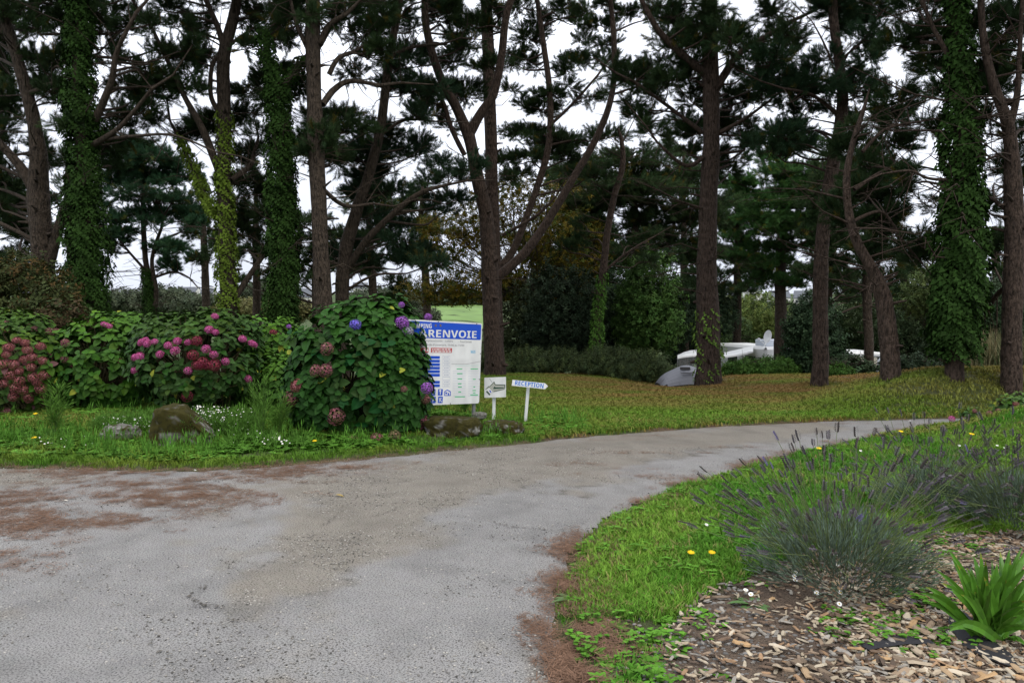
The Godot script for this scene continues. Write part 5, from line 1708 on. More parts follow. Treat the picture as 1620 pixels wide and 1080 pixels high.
# ---------------------------------------------------------------- the camp
func camp() -> void:
	# tent
	var d := 22.3
	var g := at(1072, 615, d)
	var x0 := at(1046, 600, d).x
	var x1 := at(1150, 600, d).x
	var yb := g.y
	var H := at(1080, 581, d).y - yb
	var o := thing("dome_tent", "small grey dome tent with dark hem and black vent, beside the thickest pine", "tent", Vector3((x0 + x1) * .5, yb, -d - .5))
	var fly := Shape.new()
	var hem := Shape.new()
	var nu := 24
	var nv := 14
	var row := []
	for j in nv + 1:
		var line := []
		for i in nu + 1:
			var u := sin((-1.0 + 2.0 * i / nu) * PI * .5)
			var v := sin((-1.0 + 2.0 * j / nv) * PI * .5)
			var e := pow(maxf(0.0, 1.0 - pow(absf(u), 1.9)), .62) * pow(maxf(0.0, 1.0 - pow(absf(v), 2.0)), .5)
			var rib := 1.0 + .05 * cos(u * PI * 2.0)
			line.append(Vector3((x1 - x0) * .5 * (u - .12 * e), H * e * rib, .62 * v))
		row.append(line)
	for j in nv:
		for i in nu:
			var q: Array = [row[j][i], row[j][i + 1], row[j + 1][i + 1], row[j + 1][i]]
			var low: float = minf(minf(q[0].y, q[1].y), minf(q[2].y, q[3].y))
			(hem if low < H * .1 else fly).quad(q[0], q[1], q[2], q[3], Color.WHITE)
	local("flysheet", fly, mat("tent_grey", Color(.20, .205, .23), .6), o)
	local("hem", hem, mat("tent_dark", Color(.022, .02, .02), .7), o)
	var s := Shape.new()
	s.box(Transform3D(Basis(Vector3.RIGHT, -.75), Vector3(-.22, H * .93, .34)), Vector3(.30, .10, .02), Color.WHITE, .005)
	local("vent", s, mats.tent_dark, o)
	s = Shape.new()
	s.box(Transform3D(Basis(Vector3.RIGHT, -.3), Vector3(-.18, H * .74, .52)), Vector3(.40, .02, .10), Color.WHITE, .005)
	local("hood", s, mats.tent_grey, o)
	for e in [[-1.0, .5], [-.4, .9]]:
		s = Shape.new()
		s.tube([Vector3(e[0] * (x1 - x0) * .42, H * .45, .3), Vector3(e[0] * (x1 - x0) * .55 - .2, 0, e[1] + .3)], [.004, .004], 4, Color.WHITE)
		local("guy_line", s, mats.tent_dark, o)
	# campervan, seen from its rear corner and a little above
	d = 38.0
	var c := at(1222, 560, d)
	var yg := terr(c.x, d + 2)
	var white := mat("van_white", Color(.84, .85, .86), .4)
	o = thing("campervan", "white campervan with satellite dish on its roof, behind the bright green hedge", "campervan", Vector3(c.x, yg, -d - 2.6))
	o.rotation.y = .22
	var hv := at(1222, 549, d).y - yg
	s = Shape.new()
	s.box(Transform3D(Basis(), Vector3(0, hv * .5 + .2, 0)), Vector3(2.0, hv - .4, 5.2), Color.WHITE, .12)
	var body := local("body", s, white, o)
	s = Shape.new()
	s.box(Transform3D(Basis(), Vector3(0, hv * .62, 2.605)), Vector3(.9, .4, .03), Color.WHITE, .01)
	local("rear_window", s, mats.dark_glass, o)
	for e in [-.6, 1.2]:
		s = Shape.new()
		s.box(Transform3D(Basis(), Vector3(-1.005, hv * .62, e)), Vector3(.03, .5, 1.0), Color.WHITE, .01)
		local("side_window", s, mats.dark_glass, o)
	s = Shape.new()
	s.box(Transform3D(Basis(), Vector3(.1, hv + .16, 1.2)), Vector3(1.1, .34, 1.0), Color.WHITE, .04)
	local("roof_box", s, mat("pale_blue_box", Color(.55, .60, .68), .3), o)
	s = Shape.new()
	var rim := []
	for i in 20:
		var a := TAU * i / 20
		rim.append(Vector3(cos(a) * .30, sin(a) * .34, .0))
	for i in 20:
		s.tri(Vector3(0, 0, -.10), rim[(i + 1) % 20], rim[i], Color.WHITE)
	var ds := s.done()
	var dish := MeshInstance3D.new()
	dish.name = "satellite_dish"
	dish.mesh = ds
	dish.material_override = white
	dish.position = Vector3(-.45, hv + .5, 1.9)
	dish.rotation = Vector3(-.2, -1.42, 0)
	o.add_child(dish)
	s = Shape.new()
	s.tube([Vector3(0, -.5, .1), Vector3(0, -.1, -.08)], [.03, .03], 6, Color.WHITE)
	s.tube([Vector3(0, -.42, .05), Vector3(0, -.25, .5)], [.015, .015], 5, Color.WHITE)
	s.box(Transform3D(Basis(), Vector3(0, -.22, .5)), Vector3(.1, .1, .12), Color.WHITE, .02)
	local("dish_arm", s, white, dish)
	for e in [[-1.0, -1.6], [1.0, -1.6], [-1.0, 1.6], [1.0, 1.6]]:
		s = Shape.new()
		s.tube([Vector3(e[0] - .1 * e[0], .32, e[1]), Vector3(e[0], .32, e[1])], [.32, .32], 18, Color.WHITE)
		local("wheel", s, mat("rubber", Color(.02, .02, .02), .8), o)
	# awning stretched from the van to the left
	var prof_px := [[1192, 547, 557], [1178, 550, 560], [1165, 553, 563], [1150, 556.5, 565], [1138, 558.5, 566.5], [1126, 557.5, 566], [1114, 555, 564.5], [1103, 553, 563], [1092, 554, 564], [1082, 557, 565], [1072, 561.5, 567]]
	var o2 := thing("awning", "long white awning sagging from the campervan towards the left, behind the thickest trunk", "awning", Vector3(at(1130, 560, 37.5).x, terr(10.0, 38.0), -37.5))
	s = Shape.new()
	var lines := []
	for j in 4:
		var ln := []
		for q in prof_px:
			var p0 := at(q[0], q[1], 39.4)
			var p1 := at(q[0], q[2] - 2.0, 36.9)
			var p := p0.lerp(p1, minf(j / 2.0, 1.0)) + Vector3(0, -.05 if j == 1 else 0.0, 0)
			if j == 3: p = at(q[0], q[2] + .6, 36.88)
			ln.append(p)
		lines.append(ln)
	for j in 3:
		for i in prof_px.size() - 1:
			s.quad(lines[j][i], lines[j][i + 1], lines[j + 1][i + 1], lines[j + 1][i], Color.WHITE)
	part("canopy", s.done(), mat("canvas", Color(.86, .87, .88), .8, .25), o2)
	for q in [[10, 3], [10, 0], [4, 3], [7, 3]]:
		var p: Vector3 = lines[q[1]][q[0]]
		s = Shape.new()
		s.tube([p, Vector3(p.x, terr(p.x, -p.z), p.z)], [.02, .02], 6, Color.WHITE)
		part("pole", s.done(), mats.dull_metal, o2)
	s = Shape.new()
	for i in range(7, 10):
		var p: Vector3 = lines[3][i]
		var q: Vector3 = lines[3][i + 1]
		s.quad(p, q, q - Vector3(0, 1.0, 0), p - Vector3(0, 1.0, 0), Color.WHITE)
	var film := StandardMaterial3D.new()
	film.resource_name = "clear_film"
	film.transparency = BaseMaterial3D.TRANSPARENCY_ALPHA
	film.albedo_color = Color(.85, .88, .9, .16)
	film.roughness = .12
	film.cull_mode = BaseMaterial3D.CULL_DISABLED
	part("clear_curtain", s.done(), film, o2)
	# little caravan and a parked car behind
	c = at(1362, 560, 45)
	yg = terr(c.x, 45)
	o = thing("caravan", "little cream caravan whose white roof shows between the reddish and the bent pine", "caravan", Vector3(c.x, yg, -46))
	hv = at(1362, 557.5, 45).y - yg
	s = Shape.new()
	s.box(Transform3D(Basis(), Vector3(0, hv * .5, 0)), Vector3(1.5, hv - .3, 3.2), Color.WHITE, .1)
	local("body", s, mat("cream_paint", Color(.58, .53, .43), .5), o)
	s = Shape.new()
	s.box(Transform3D(Basis(), Vector3(.06, hv - .08, 0)), Vector3(1.75, .26, 3.4), Color.WHITE, .1)
	local("roof", s, white, o)
	s = Shape.new()
	s.box(Transform3D(Basis(), Vector3(0, hv * .6, 1.61)), Vector3(1.0, .5, .03), Color.WHITE, .01)
	local("window", s, mats.dark_glass, o)
	for e in [-1, 1]:
		s = Shape.new()
		s.tube([Vector3(e * .6, .28, 0), Vector3(e * .76, .28, 0)], [.28, .28], 16, Color.WHITE)
		local("wheel", s, mats.rubber, o)
	c = at(1442, 572, 44)
	yg = terr(c.x, 44)
	o = thing("parked_car", "pale silver car glimpsed through the bush right of the bent pine", "car", Vector3(c.x, yg, -44.5))
	var hc := at(1442, 566, 44).y - yg
	s = Shape.new()
	var out_line := PackedVector2Array()
	for q in [[-2.0, .3], [2.0, .3], [2.05, .75], [1.75, .92], [1.0, 1.0], [.45, hc], [-1.1, hc], [-1.75, 1.0], [-2.05, .85]]: out_line.append(Vector2(q[0], q[1]))
	plate(s, out_line, -.8, .8)
	local("body", s, mat("silver_paint", Color(.55, .60, .68), .3), o)
	s = Shape.new()
	plate(s, PackedVector2Array([Vector2(-1.45, 1.0), Vector2(.75, 1.0), Vector2(.38, hc - .1), Vector2(-1.0, hc - .1)]), .801, .812)
	local("window", s, mats.dark_glass, o)
	for e in [-1.25, 1.25]:
		for z in [-.7, .7]:
			s = Shape.new()
			s.tube([Vector3(e, .31, z - .12), Vector3(e, .31, z + .12)], [.31, .31], 16, Color.WHITE)
			local("wheel", s, mats.rubber, o)

# ---------------------------------------------------------------- lavender and the strap-leaved plant
func lavender(label: String, sd: int, foot: Vector3, R: float, hgt: float, stems: int) -> void:
	rng.seed = sd
	var o := thing("lavender", label, "shrub", foot, "lavender bushes")
	var st := Shape.new()
	var tips := []
	var xf := []
	var col := PackedColorArray()
	for i in stems:
		var az := rnd(0, TAU)
		var tilt := pow(rnd(0, 1), .6) * 1.12
		var dir := Vector3(cos(az) * sin(tilt), cos(tilt), sin(az) * sin(tilt))
		var L := lerpf(hgt, R * 1.05, tilt / 1.12) * rnd(.62, 1.08)
		var b := foot + Vector3(cos(az), 0, sin(az)) * rnd(0, .2)
		var m := b + dir * L * .55 + Vector3(0, .05, 0) + rdir() * .03
		var e := b + dir * L + Vector3(0, -.04 * tilt, 0) + rdir() * .05
		var g := rnd(.7, 1.25)
		st.tube([b.lerp(m, .5), m, e], [.0024, .0021, .0016], 3, Color(.12 * g, .16 * g, .062 * g), 0, null, false)
		tips.append([e, (e - m).normalized()])
	for i in int(stems * 2.4):
		var az := rnd(0, TAU)
		var tilt := pow(rnd(0, 1), .5) * 1.4
		var dir := Vector3(cos(az) * sin(tilt), cos(tilt), sin(az) * sin(tilt))
		var P := foot + dir * Vector3(R * .62, hgt * .44, R * .62) * pow(rnd(.1, 1), .4)
		if P.y < terr(P.x, -P.z): continue
		xf.append(Transform3D(aim(dir + Vector3.UP * .5 + rdir() * .4, rdir()).scaled(Vector3.ONE * rnd(.7, 1.2)), P))
		var g := rnd(.6, 1.35)
		col.append(Color(.120 * g, .168 * g, .120 * g))
	part("stems", st.done(), mats.grass, o, "stuff")
	many("foliage", shapes.lav, mats.dull_leaf, xf, col, o)
	var kinds := [mat("spike_grey", Color(.120, .108, .122), .9), mat("spike_brown", Color(.095, .082, .078), .9), mat("spike_violet", Color(.15, .13, .26), .8)]
	var n := 0
	for q in tips:
		if n >= 300: break
		if rng.randf() < .12: continue
		var m: Material = kinds[0] if rng.randf() < .55 else (kinds[1] if rng.randf() < .95 else kinds[2])
		piece("flower_spike", shapes.spike, m, Transform3D(aim(q[1] + Vector3.UP * .15, rdir()).scaled(Vector3(1.25, 1, 1.25) * rnd(.9, 1.5)), q[0]), o)
		n += 1

func lavenders() -> void:
	rng.seed = 800
	var s := Shape.new()
	for i in 9:
		var az := i * 2.4
		var b := Vector3(cos(az), 0, sin(az)) * .012
		leaf_shape(s, Transform3D(aim(Vector3(cos(az) * .45, 1, sin(az) * .45), Vector3(cos(az), .2, sin(az))), b + Vector3(0, .012 * i, 0)), .062 * rnd(.8, 1.2), .0065, .1, .15, Color.WHITE * rnd(.85, 1.15), 2)
	shapes.lav = s.done()
	s = Shape.new()
	for i in 16:
		var y := .044 * i / 16.0
		var az := i * 2.1
		var r := .0062 * (1.0 - .35 * absf(i - 7) / 8.0)
		var p := Vector3(cos(az) * r, y, sin(az) * r)
		var out := Vector3(cos(az), .7, sin(az)).normalized() * .0062
		var u := Vector3(-sin(az), 0, cos(az)) * .0042
		s.quad(p - u, p + out * .8 + Vector3(0, .004, 0), p + u, p - out * .4 + Vector3(0, -.003, 0), Color.WHITE * rnd(.7, 1.3))
		s.tri(p - u, p + out * 1.3, p + u, Color.WHITE * rnd(.7, 1.2))
	shapes.spike = s.done()
	lavender("large lavender bush in full grey-violet spikes, in the middle of the bark bed's edge", 801, ground_at(1330, 925), .78, .86, 270)
	lavender("lavender bush at the right edge, behind the strap-leaved plant", 802, ground_at(1610, 838), .72, .78, 240)
	lavender("lavender bush behind and between the other two", 803, ground_at(1475, 815), .66, .80, 170)

func strap_plant() -> void:
	rng.seed = 820
	var f := ground_at(1568, 1018)
	var d := -f.z
	var o := thing("agapanthus", "strap-leaved green plant with yellow tips in the bark chips at the lower right", "plant", f)
	var tips := [[1455, 938, .12], [1500, 868, -.02], [1514, 892, .06], [1535, 905, .1], [1552, 872, -.05], [1560, 886, .08], [1578, 890, .0], [1598, 868, -.1], [1590, 905, .1], [1545, 925, .16], [1612, 880, .02], [1630, 895, .06], [1640, 925, .1], [1650, 960, .12], [1660, 940, -.05], [1478, 900, -.12], [1600, 935, .2], [1570, 930, .22], [1520, 940, .2], [1625, 950, .18], [1655, 905, -.1], [1540, 878, -.15], [1583, 872, -.18], [1618, 865, -.2], [1500, 1000, .24], [1640, 1000, .22], [1670, 985, .05], [1528, 895, -.2], [1565, 905, -.12], [1606, 900, -.15]]
	for q in tips.duplicate(): tips.append([q[0] + rnd(-26, 26), q[1] + rnd(-12, 34), q[2] + rnd(-.08, .08)])
	for q in tips:
		var e := at(q[0], q[1], d - q[2])
		var b := f + Vector3(rnd(-.05, .05), -.01, rnd(-.05, .05))
		var c := b.lerp(e, .55) + Vector3(0, .05 + .14 * Vector2(e.x - b.x, e.z - b.z).length(), 0)
		var s := Shape.new()
		var n := 9
		var rows := []
		var w := rnd(.032, .050)
		var yellow := rng.randf() < .35
		var g := rnd(.8, 1.2)
		for i in n + 1:
			var t := float(i) / n
			var p := b * (1 - t) * (1 - t) + c * 2 * t * (1 - t) + e * t * t
			var tg := ((c - b) * (1 - t) + (e - c) * t).normalized()
			var side := tg.cross(Vector3(rnd(-.02, .02) - .1 * q[2], .25, 1)).normalized()
			var hw := w * .5 * (1.0 - pow(t, 4.0)) * (.75 + .5 * t * (1 - t) * 2)
			var nn := side.cross(tg)
			var col := Color(.072 * g, .185 * g, .020 * g) * rnd(.8, 1.2)
			if yellow: col = col.lerp(Color(.34, .28, .04), smoothstep(.8, 1.0, t))
			rows.append([p - side * hw + nn * hw * .35, p, p + side * hw + nn * hw * .35, col])
		for i in n:
			var a: Array = rows[i]
			var z: Array = rows[i + 1]
			s.quad(a[0], z[0], z[1], a[1], a[3])
			s.quad(a[1], z[1], z[2], a[2], a[3])
		part("leaf", s.done(), mat("strap_leaf", Color.WHITE, .38, .2), o)

# ---------------------------------------------------------------- grass and small plants
func scatter(n: int, x0: float, x1: float, d0: float, d1: float, test: Callable) -> Array:
	var out := []
	for i in int(n * 1.2):
		# even in the picture's depth: more of it close by
		var d := d0 * pow(d1 / d0, rng.randf())
		var x := rnd(maxf(x0, -.85 * d - 1.2), minf(x1, .80 * d + 1.0))
		var p: float = test.call(x, d)
		if p > 0.0 and rng.randf() < p: out.append(on(x, d))
	return out

func lay(called: String, label: String, mesh: Mesh, pts: Array, tone: Callable, smin: float, smax: float, m: Material = null, tilt := .12) -> void:
	var xf := []
	var col := PackedColorArray()
	for p in pts:
		xf.append(Transform3D((Basis(rdir(), rnd(-tilt, tilt)) * Basis(Vector3.UP, rnd(0, TAU))).scaled(Vector3.ONE * rnd(smin, smax)), p))
		col.append(tone.call(p))
	var o := many(called, mesh, m if m else mats.grass, xf, col)
	if o: tag(o, label, "grass")

func grass() -> void:
	rng.seed = 900
	var tone := func(p: Vector3) -> Color:
		var n := noise.get_noise_2d(p.x * 14, p.z * 14)
		var g := rnd(.75, 1.3)
		var c := Color(.064, .205, .018).lerp(Color(.140, .275, .034), clampf(.5 + n * 1.9, 0, 1))
		if rng.randf() < .08: c = Color(.26, .22, .10)
		return Color(c.r * g, c.g * g, c.b * g)
	var right := func(x: float, d: float) -> float:
		if x < .2 or in_mulch(x, d): return 0.0
		var s := road_sd(x, d)
		if s < .02 or d > 12.0: return 0.0
		if d < 3.9 and x < 1.6: return .55 * smoothstep(.05, .5, s) * smoothstep(-.2, .2, noise.get_noise_2d(x * 35, d * 35))
		return smoothstep(-.05, .22, s + .12 * noise.get_noise_2d(x * 50, d * 50)) * (1.0 if s > .35 else .75)
	lay("lawn", "short green lawn with clover on the right side of the lane", shapes.turf, scatter(52000, .2, 9, 2.9, 12.0, right), tone, .5, 1.05)
	lay("lawn", "flatter blades of the lawn on the right side of the lane", shapes.turf_b, scatter(30000, .2, 9, 2.9, 12.0, right), tone, .5, 1.15)
	var leafy_tone := func(p: Vector3) -> Color:
		var g := rnd(.7, 1.3)
		return Color(.085 * g, .215 * g, .024 * g)
	var patch := func(x: float, d: float) -> float:
		var s := road_sd(x, d)
		if x < .2 or s < .04 or d > 11: return 0.0
		if in_mulch(x, d): return .5 * smoothstep(.12, .3, noise.get_noise_2d(x * 26 + 9, d * 26))
		return .55 * smoothstep(.05, .35, noise.get_noise_2d(x * 20 + 40, d * 20)) + .3 * exp(-pow((s - .18) / .15, 2))
	lay("ground_weeds", "broad-leaved weeds growing through the lawn's edge", shapes.weed, scatter(9500, .2, 8, 2.9, 11.0, patch), leafy_tone, .4, 1.1)
	lay("clover", "clover patches in the lawn and at the bark bed", shapes.clover, scatter(2400, .2, 8, 2.9, 10.0, patch), leafy_tone, .5, 1.0)
	# left verge and flower bank
	var verge := func(x: float, d: float) -> float:
		var s := road_sd(x, d)
		if x > 1.4 or d < 6 or s < .0: return 0.0
		if d > 12.5: return 0.0
		return smoothstep(-.02, .12, s) * (1.0 if s < 2.2 else .35) * (.4 if s > .35 and x > -3.3 and x < -.6 else 1.0)
	var vt := func(p: Vector3) -> Color:
		var g := rnd(.7, 1.35)
		var n := noise.get_noise_2d(p.x * 10, p.z * 10)
		var c := Color(.070, .175, .018).lerp(Color(.15, .22, .032), clampf(.35 + n * 1.6, 0, 1))
		return Color(c.r * g, c.g * g, c.b * g)
	var bt := func(p: Vector3) -> Color:
		var g := rnd(.6, 1.4)
		return Color(.085 * g, .21 * g, .028 * g)
	lay("verge_grass", "short grass along the left verge of the lane", shapes.turf, scatter(32000, -12, 1.4, 6.8, 12.5, verge), vt, .6, 1.2)
	var taller := func(x: float, d: float) -> float:
		var s := road_sd(x, d)
		return verge.call(x, d) * smoothstep(.2, .6, s) * clampf(.35 + noise.get_noise_2d(x * 16, d * 16) * 1.5, 0.05, 1)
	lay("tall_grass", "tall seeding grass on the left bank", shapes.long, scatter(1500, -9, 1.4, 6.8, 12.5, taller), vt, .3, .65)
	lay("bank_weeds", "leafy weeds covering the left bank below the hydrangeas", shapes.weed, scatter(26000, -12, 1.0, 6.8, 11.5, taller), bt, .9, 2.3)
	lay("bank_herbs", "feathery herbs on the left bank", shapes.lav, scatter(5000, -12, 1.0, 6.8, 11.5, taller), bt, .8, 1.9, null, .5)
	# mown lawn under the pines
	var far := func(x: float, d: float) -> float:
		if d < 9.6 or (x < -3 and d > 19): return 0.0
		return smoothstep(0, .15, road_sd(x, d)) * (1.0 if x > -1.5 or d < 13 else .4)
	var ft := func(p: Vector3) -> Color:
		var g := rnd(.9, 1.13)
		var b := litter_at(p.x, -p.z)
		var n := clampf(.5 + 1.4 * noise.get_noise_2d(p.x * 8, p.z * 20), 0, 1)
		var c := Color(.110, .200, .024).lerp(Color(.20, .195, .055), n * .7).lerp(Color(.29, .150, .072), b * .72)
		return Color(c.r * g, c.g * g, c.b * g)
	lay("mown_grass", "mown lawn browned by fallen needles between the lane and the pines", shapes.mown, scatter(90000, -15, 22, 9.6, 29.0, far), ft, .7, 1.35)
	lay("foot_grass", "longer grass round the feet of the pines", shapes.long, foot_tufts, ft, .25, .6)
	# single plants
	var q1 := [[1192, 958, 1.3, "single pale-leaved rosette at the lawn's tip beside the bark bed"], [945, 915, 1.15, "flat plantain rosette at the lane's litter edge, upper one"], [905, 950, 1.0, "flat plantain rosette at the lane's litter edge, lower one"], [1048, 935, 1.1, "broad weed rosette in the middle of the lawn's lower tip"], [962, 1070, .7, "small weed sprouting in the gravel near the bottom edge"], [1050, 1048, .9, "weed rosette in the gravel left of the bark chips"], [1000, 965, .9, "dark-leaved weed between litter and gravel"]]
	for q in q1:
		var p := ground_at(q[0], q[1])
		var o := piece("weed_rosette", shapes.rosette, mat("rosette", Color(.075, .15, .05), .6, .2), Transform3D(Basis(Vector3.UP, rnd(0, 6)).scaled(Vector3.ONE * q[2]), p))
		tag(o, q[3], "weed", "weed rosettes")
	# yellow hawkbits and white daisies
	var fl := [[1092, 893, "yellow flower in the lawn left of the large lavender, left one of the pair"], [1125, 894, "yellow flower in the lawn left of the large lavender, right one of the pair"], [1425, 693, "tiny yellow flower beyond the lavender spikes near the lane"], [1537, 699, "yellow flower on the grassy rise at the right"], [1295, 720, "tiny yellow flower at the lane's right edge"], [55, 664, "yellow flower below the faded hydrangea, upper left bank"], [53, 703, "yellow flower low on the left bank near the lane"], [497, 709, "yellow flower at the foot of the large hydrangea"]]
	var s := Shape.new()
	for i in 22:
		var az := TAU * i / 22 + rnd(-.1, .1)
		var r := .019 * (1.0 if i % 2 == 0 else .75)
		var dd := Vector3(cos(az), 0, sin(az))
		var sd := Vector3(-sin(az), 0, cos(az)) * .0032
		var y := .002 * (i % 2)
		s.quad(Vector3(0, y, 0) - sd * .6, dd * r - sd + Vector3(0, .004, 0), dd * r + sd + Vector3(0, .004, 0), Vector3(0, y, 0) + sd * .6, Color(.78, .52, .01))
	var yellow := s.done()
	for q in fl:
		var p := ground_at(q[0], q[1])
		var hh := .07
		var o := thing("yellow_flower", q[2], "flower", p, "yellow flowers in the grass")
		s = Shape.new()
		s.tube([p, p + Vector3(.005, hh, 0)], [.0016, .0013], 4, Color(.07, .12, .03))
		part("stalk", s.done(), mats.grass, o)
		piece("head", yellow, mats.petal, Transform3D(Basis(Vector3.RIGHT, .25).scaled(Vector3.ONE * (1.2 if -p.z < 6 else 1.5)), p + Vector3(.005, hh, 0)), o)
	s = Shape.new()
	for i in 14:
		var az := TAU * i / 14
		var dd := Vector3(cos(az), 0.12, sin(az))
		var sd := Vector3(-sin(az), 0, cos(az)) * .0022
		s.quad(dd * .003 - sd * .5, dd * .0115 - sd, dd * .0115 + sd, dd * .003 + sd * .5, Color(.80, .80, .80))
	for i in 6:
		var az := TAU * i / 6
		s.tri(Vector3(0, .004, 0), Vector3(cos(az) * .004, .002, sin(az) * .004), Vector3(cos(az + TAU / 6) * .004, .002, sin(az + TAU / 6) * .004), Color(.62, .42, .02))
	shapes.daisy = s.done()
	var patches := [[330, 690, 70, 48, 300, .42, "white fleabane daisies clustered right of the mossy boulder"], [195, 685, 55, 26, 150, .25, "white daisies clustered over the low stone left of the boulder"], [420, 712, 60, 14, 26, .15, "few white daisies between boulder and large hydrangea"], [90, 715, 70, 14, 14, .15, "few white daisies at the far left verge"], [720, 690, 40, 10, 14, .15, "white specks of daisies before the long mossy stone"]]
	for q in patches:
		var p0 := ground_at(q[0], q[1])
		var o := thing("daisy_clump", q[6], "flowers", p0, "daisies on the left bank")
		var xf := []
		var st := Shape.new()
		for i in q[4]:
			var px: float = q[0] + q[2] * rnd(-1, 1) * rnd(.3, 1)
			var py: float = q[1] - q[3] * rng.randf()
			var d: float = -p0.z + rnd(-.12, .35)
			var P := at(px, py, d)
			var b := on(P.x + rnd(-.03, .03), d)
			if P.y < b.y + .04: P.y = b.y + rnd(.05, .14)
			st.tube([b, b.lerp(P, .5) + rdir() * .01, P], [.0013, .001, .0008], 3, Color(.06, .11, .03), 0, null, false)
			xf.append(Transform3D(aim(Vector3(0, 1, .5) + rdir() * .5, rdir()).scaled(Vector3.ONE * rnd(.5, .95)), P))
		part("stems", st.done(), mats.grass, o, "stuff")
		many("flowers", shapes.daisy, mats.petal, xf, PackedColorArray(), o)
		var fx := []
		var fc := PackedColorArray()
		for i in int(q[4] * 2.2):
			var b := on(p0.x + rnd(-1, 1) * q[2] * .008, -p0.z + rnd(-.1, .4))
			fx.append(Transform3D(aim(Vector3.UP + rdir() * .7, rdir()).scaled(Vector3.ONE * rnd(.8, 1.6)), b + Vector3(0, rnd(0, .2) * q[5] * 2, 0)))
			var g := rnd(.7, 1.3)
			fc.append(Color(.09 * g, .20 * g, .032 * g))
		many("foliage", shapes.lav, mats.grass, fx, fc, o)
	# a handful of daisies under the lavender
	for q in [[1322, 896], [1325, 908], [1257, 932], [1292, 956], [1330, 958], [1328, 976], [1258, 940], [1259, 925], [1180, 955], [1188, 962], [1378, 940], [1518, 715], [1578, 716], [1590, 720], [1440, 673], [1362, 723], [1118, 843]]:
		var p := ground_at(q[0], q[1])
		var o := piece("daisy", shapes.daisy, mats.petal, Transform3D(aim(Vector3(0, 1, .6) + rdir() * .3, rdir()).scaled(Vector3.ONE * 1.15), p + Vector3(0, .06, 0)))
		tag(o, "small white daisy by the lavender or in the lawn, right of the lane", "flower", "daisies by the lavender")
	# slender tall weeds on the bank
	var tall := [[85, 690, 75, "tall wispy weed at the left bank below the faded hydrangea"], [415, 700, 95, "tall yellow-flowered weed between the pink and the large hydrangea"], [440, 690, 60, "shorter bushy weed left of the large hydrangea's foot"], [288, 706, 40, "broad-leaved shoot growing in front of the mossy boulder"], [690, 645, 30, "grassy shoot before the board's lower edge"], [735, 655, 40, "leafy shoot in front of the board's lower right"]]
	for q in tall:
		var p := ground_at(q[0], q[1])
		var o := thing("tall_weed", q[3], "weed", p, "tall weeds on the bank")
		var hh: float = q[2] * -p.z / F
		s = Shape.new()
		var xf := []
		var fc := PackedColorArray()
		for i in 7:
			var e := p + Vector3(rnd(-.12, .12), hh * rnd(.6, 1.05), rnd(-.1, .1))
			s.tube([p, p.lerp(e, .5) + rdir() * .03, e], [.004, .003, .0015], 4, Color(.06, .11, .03), 0, null, false)
			for k in 12:
				var P := p.lerp(e, rnd(.15, 1))
				xf.append(Transform3D(aim(Vector3(rnd(-1, 1), .7, rnd(-1, 1)), Vector3.UP).scaled(Vector3.ONE * rnd(.8, 1.6)), P))
				var g := rnd(.7, 1.3)
				fc.append(Color(.09 * g, .19 * g, .03 * g))
		part("stem", s.done(), mats.grass, o)
		many("foliage", shapes.lav, mats.grass, xf, fc, o)

# ---------------------------------------------------------------- bark chips and gravel
func chip_mesh(sd: int) -> ArrayMesh:
	rng.seed = sd
	var s := Shape.new()
	var L := rnd(.045, .085)
	var w := rnd(.012, .026)
	var t := rnd(.003, .008)
	var n := 4
	var prev := []
	for i in n + 1:
		var u := float(i) / n
		var x := (u - .5) * L
		var k := 1.0 - rnd(.0, .7) * pow(absf(u * 2 - 1), 4.0)
		var bend := rnd(-.002, .002) + .002 * sin(u * 3.0)
		var g := rnd(.8, 1.15)
		var row := [Vector3(x, bend, -w * .5 * k), Vector3(x + rnd(-.003, .003), bend + t * rnd(.5, 1.1), -w * .32 * k), Vector3(x, bend + t * rnd(.6, 1.2), w * .3 * k), Vector3(x + rnd(-.003, .003), bend, w * .5 * k)]
		if i > 0:
			for q in 3: s.quad(prev[q], row[q], row[q + 1], prev[q + 1], Color(g, g, g))
		else:
			s.quad(row[0], row[1], row[2], row[3], Color(.8, .8, .8))
		prev = row
	s.quad(prev[3], prev[2], prev[1], prev[0], Color(.8, .8, .8))
	return s.done()

func pebble_mesh(sd: int) -> ArrayMesh:
	rng.seed = sd
	var sp := SphereMesh.new()
	sp.radius = .5; sp.height = .8
	sp.radial_segments = 8; sp.rings = 4
	var a := sp.get_mesh_arrays()
	var v: PackedVector3Array = a[Mesh.ARRAY_VERTEX]
	var off := rdir() * 9
	for i in v.size(): v[i] *= 1.0 + .5 * noise_b.get_noise_3dv(v[i] * 5.0 + off)
	a[Mesh.ARRAY_VERTEX] = v
	var m := ArrayMesh.new()
	m.add_surface_from_arrays(Mesh.PRIMITIVE_TRIANGLES, a)
	return m

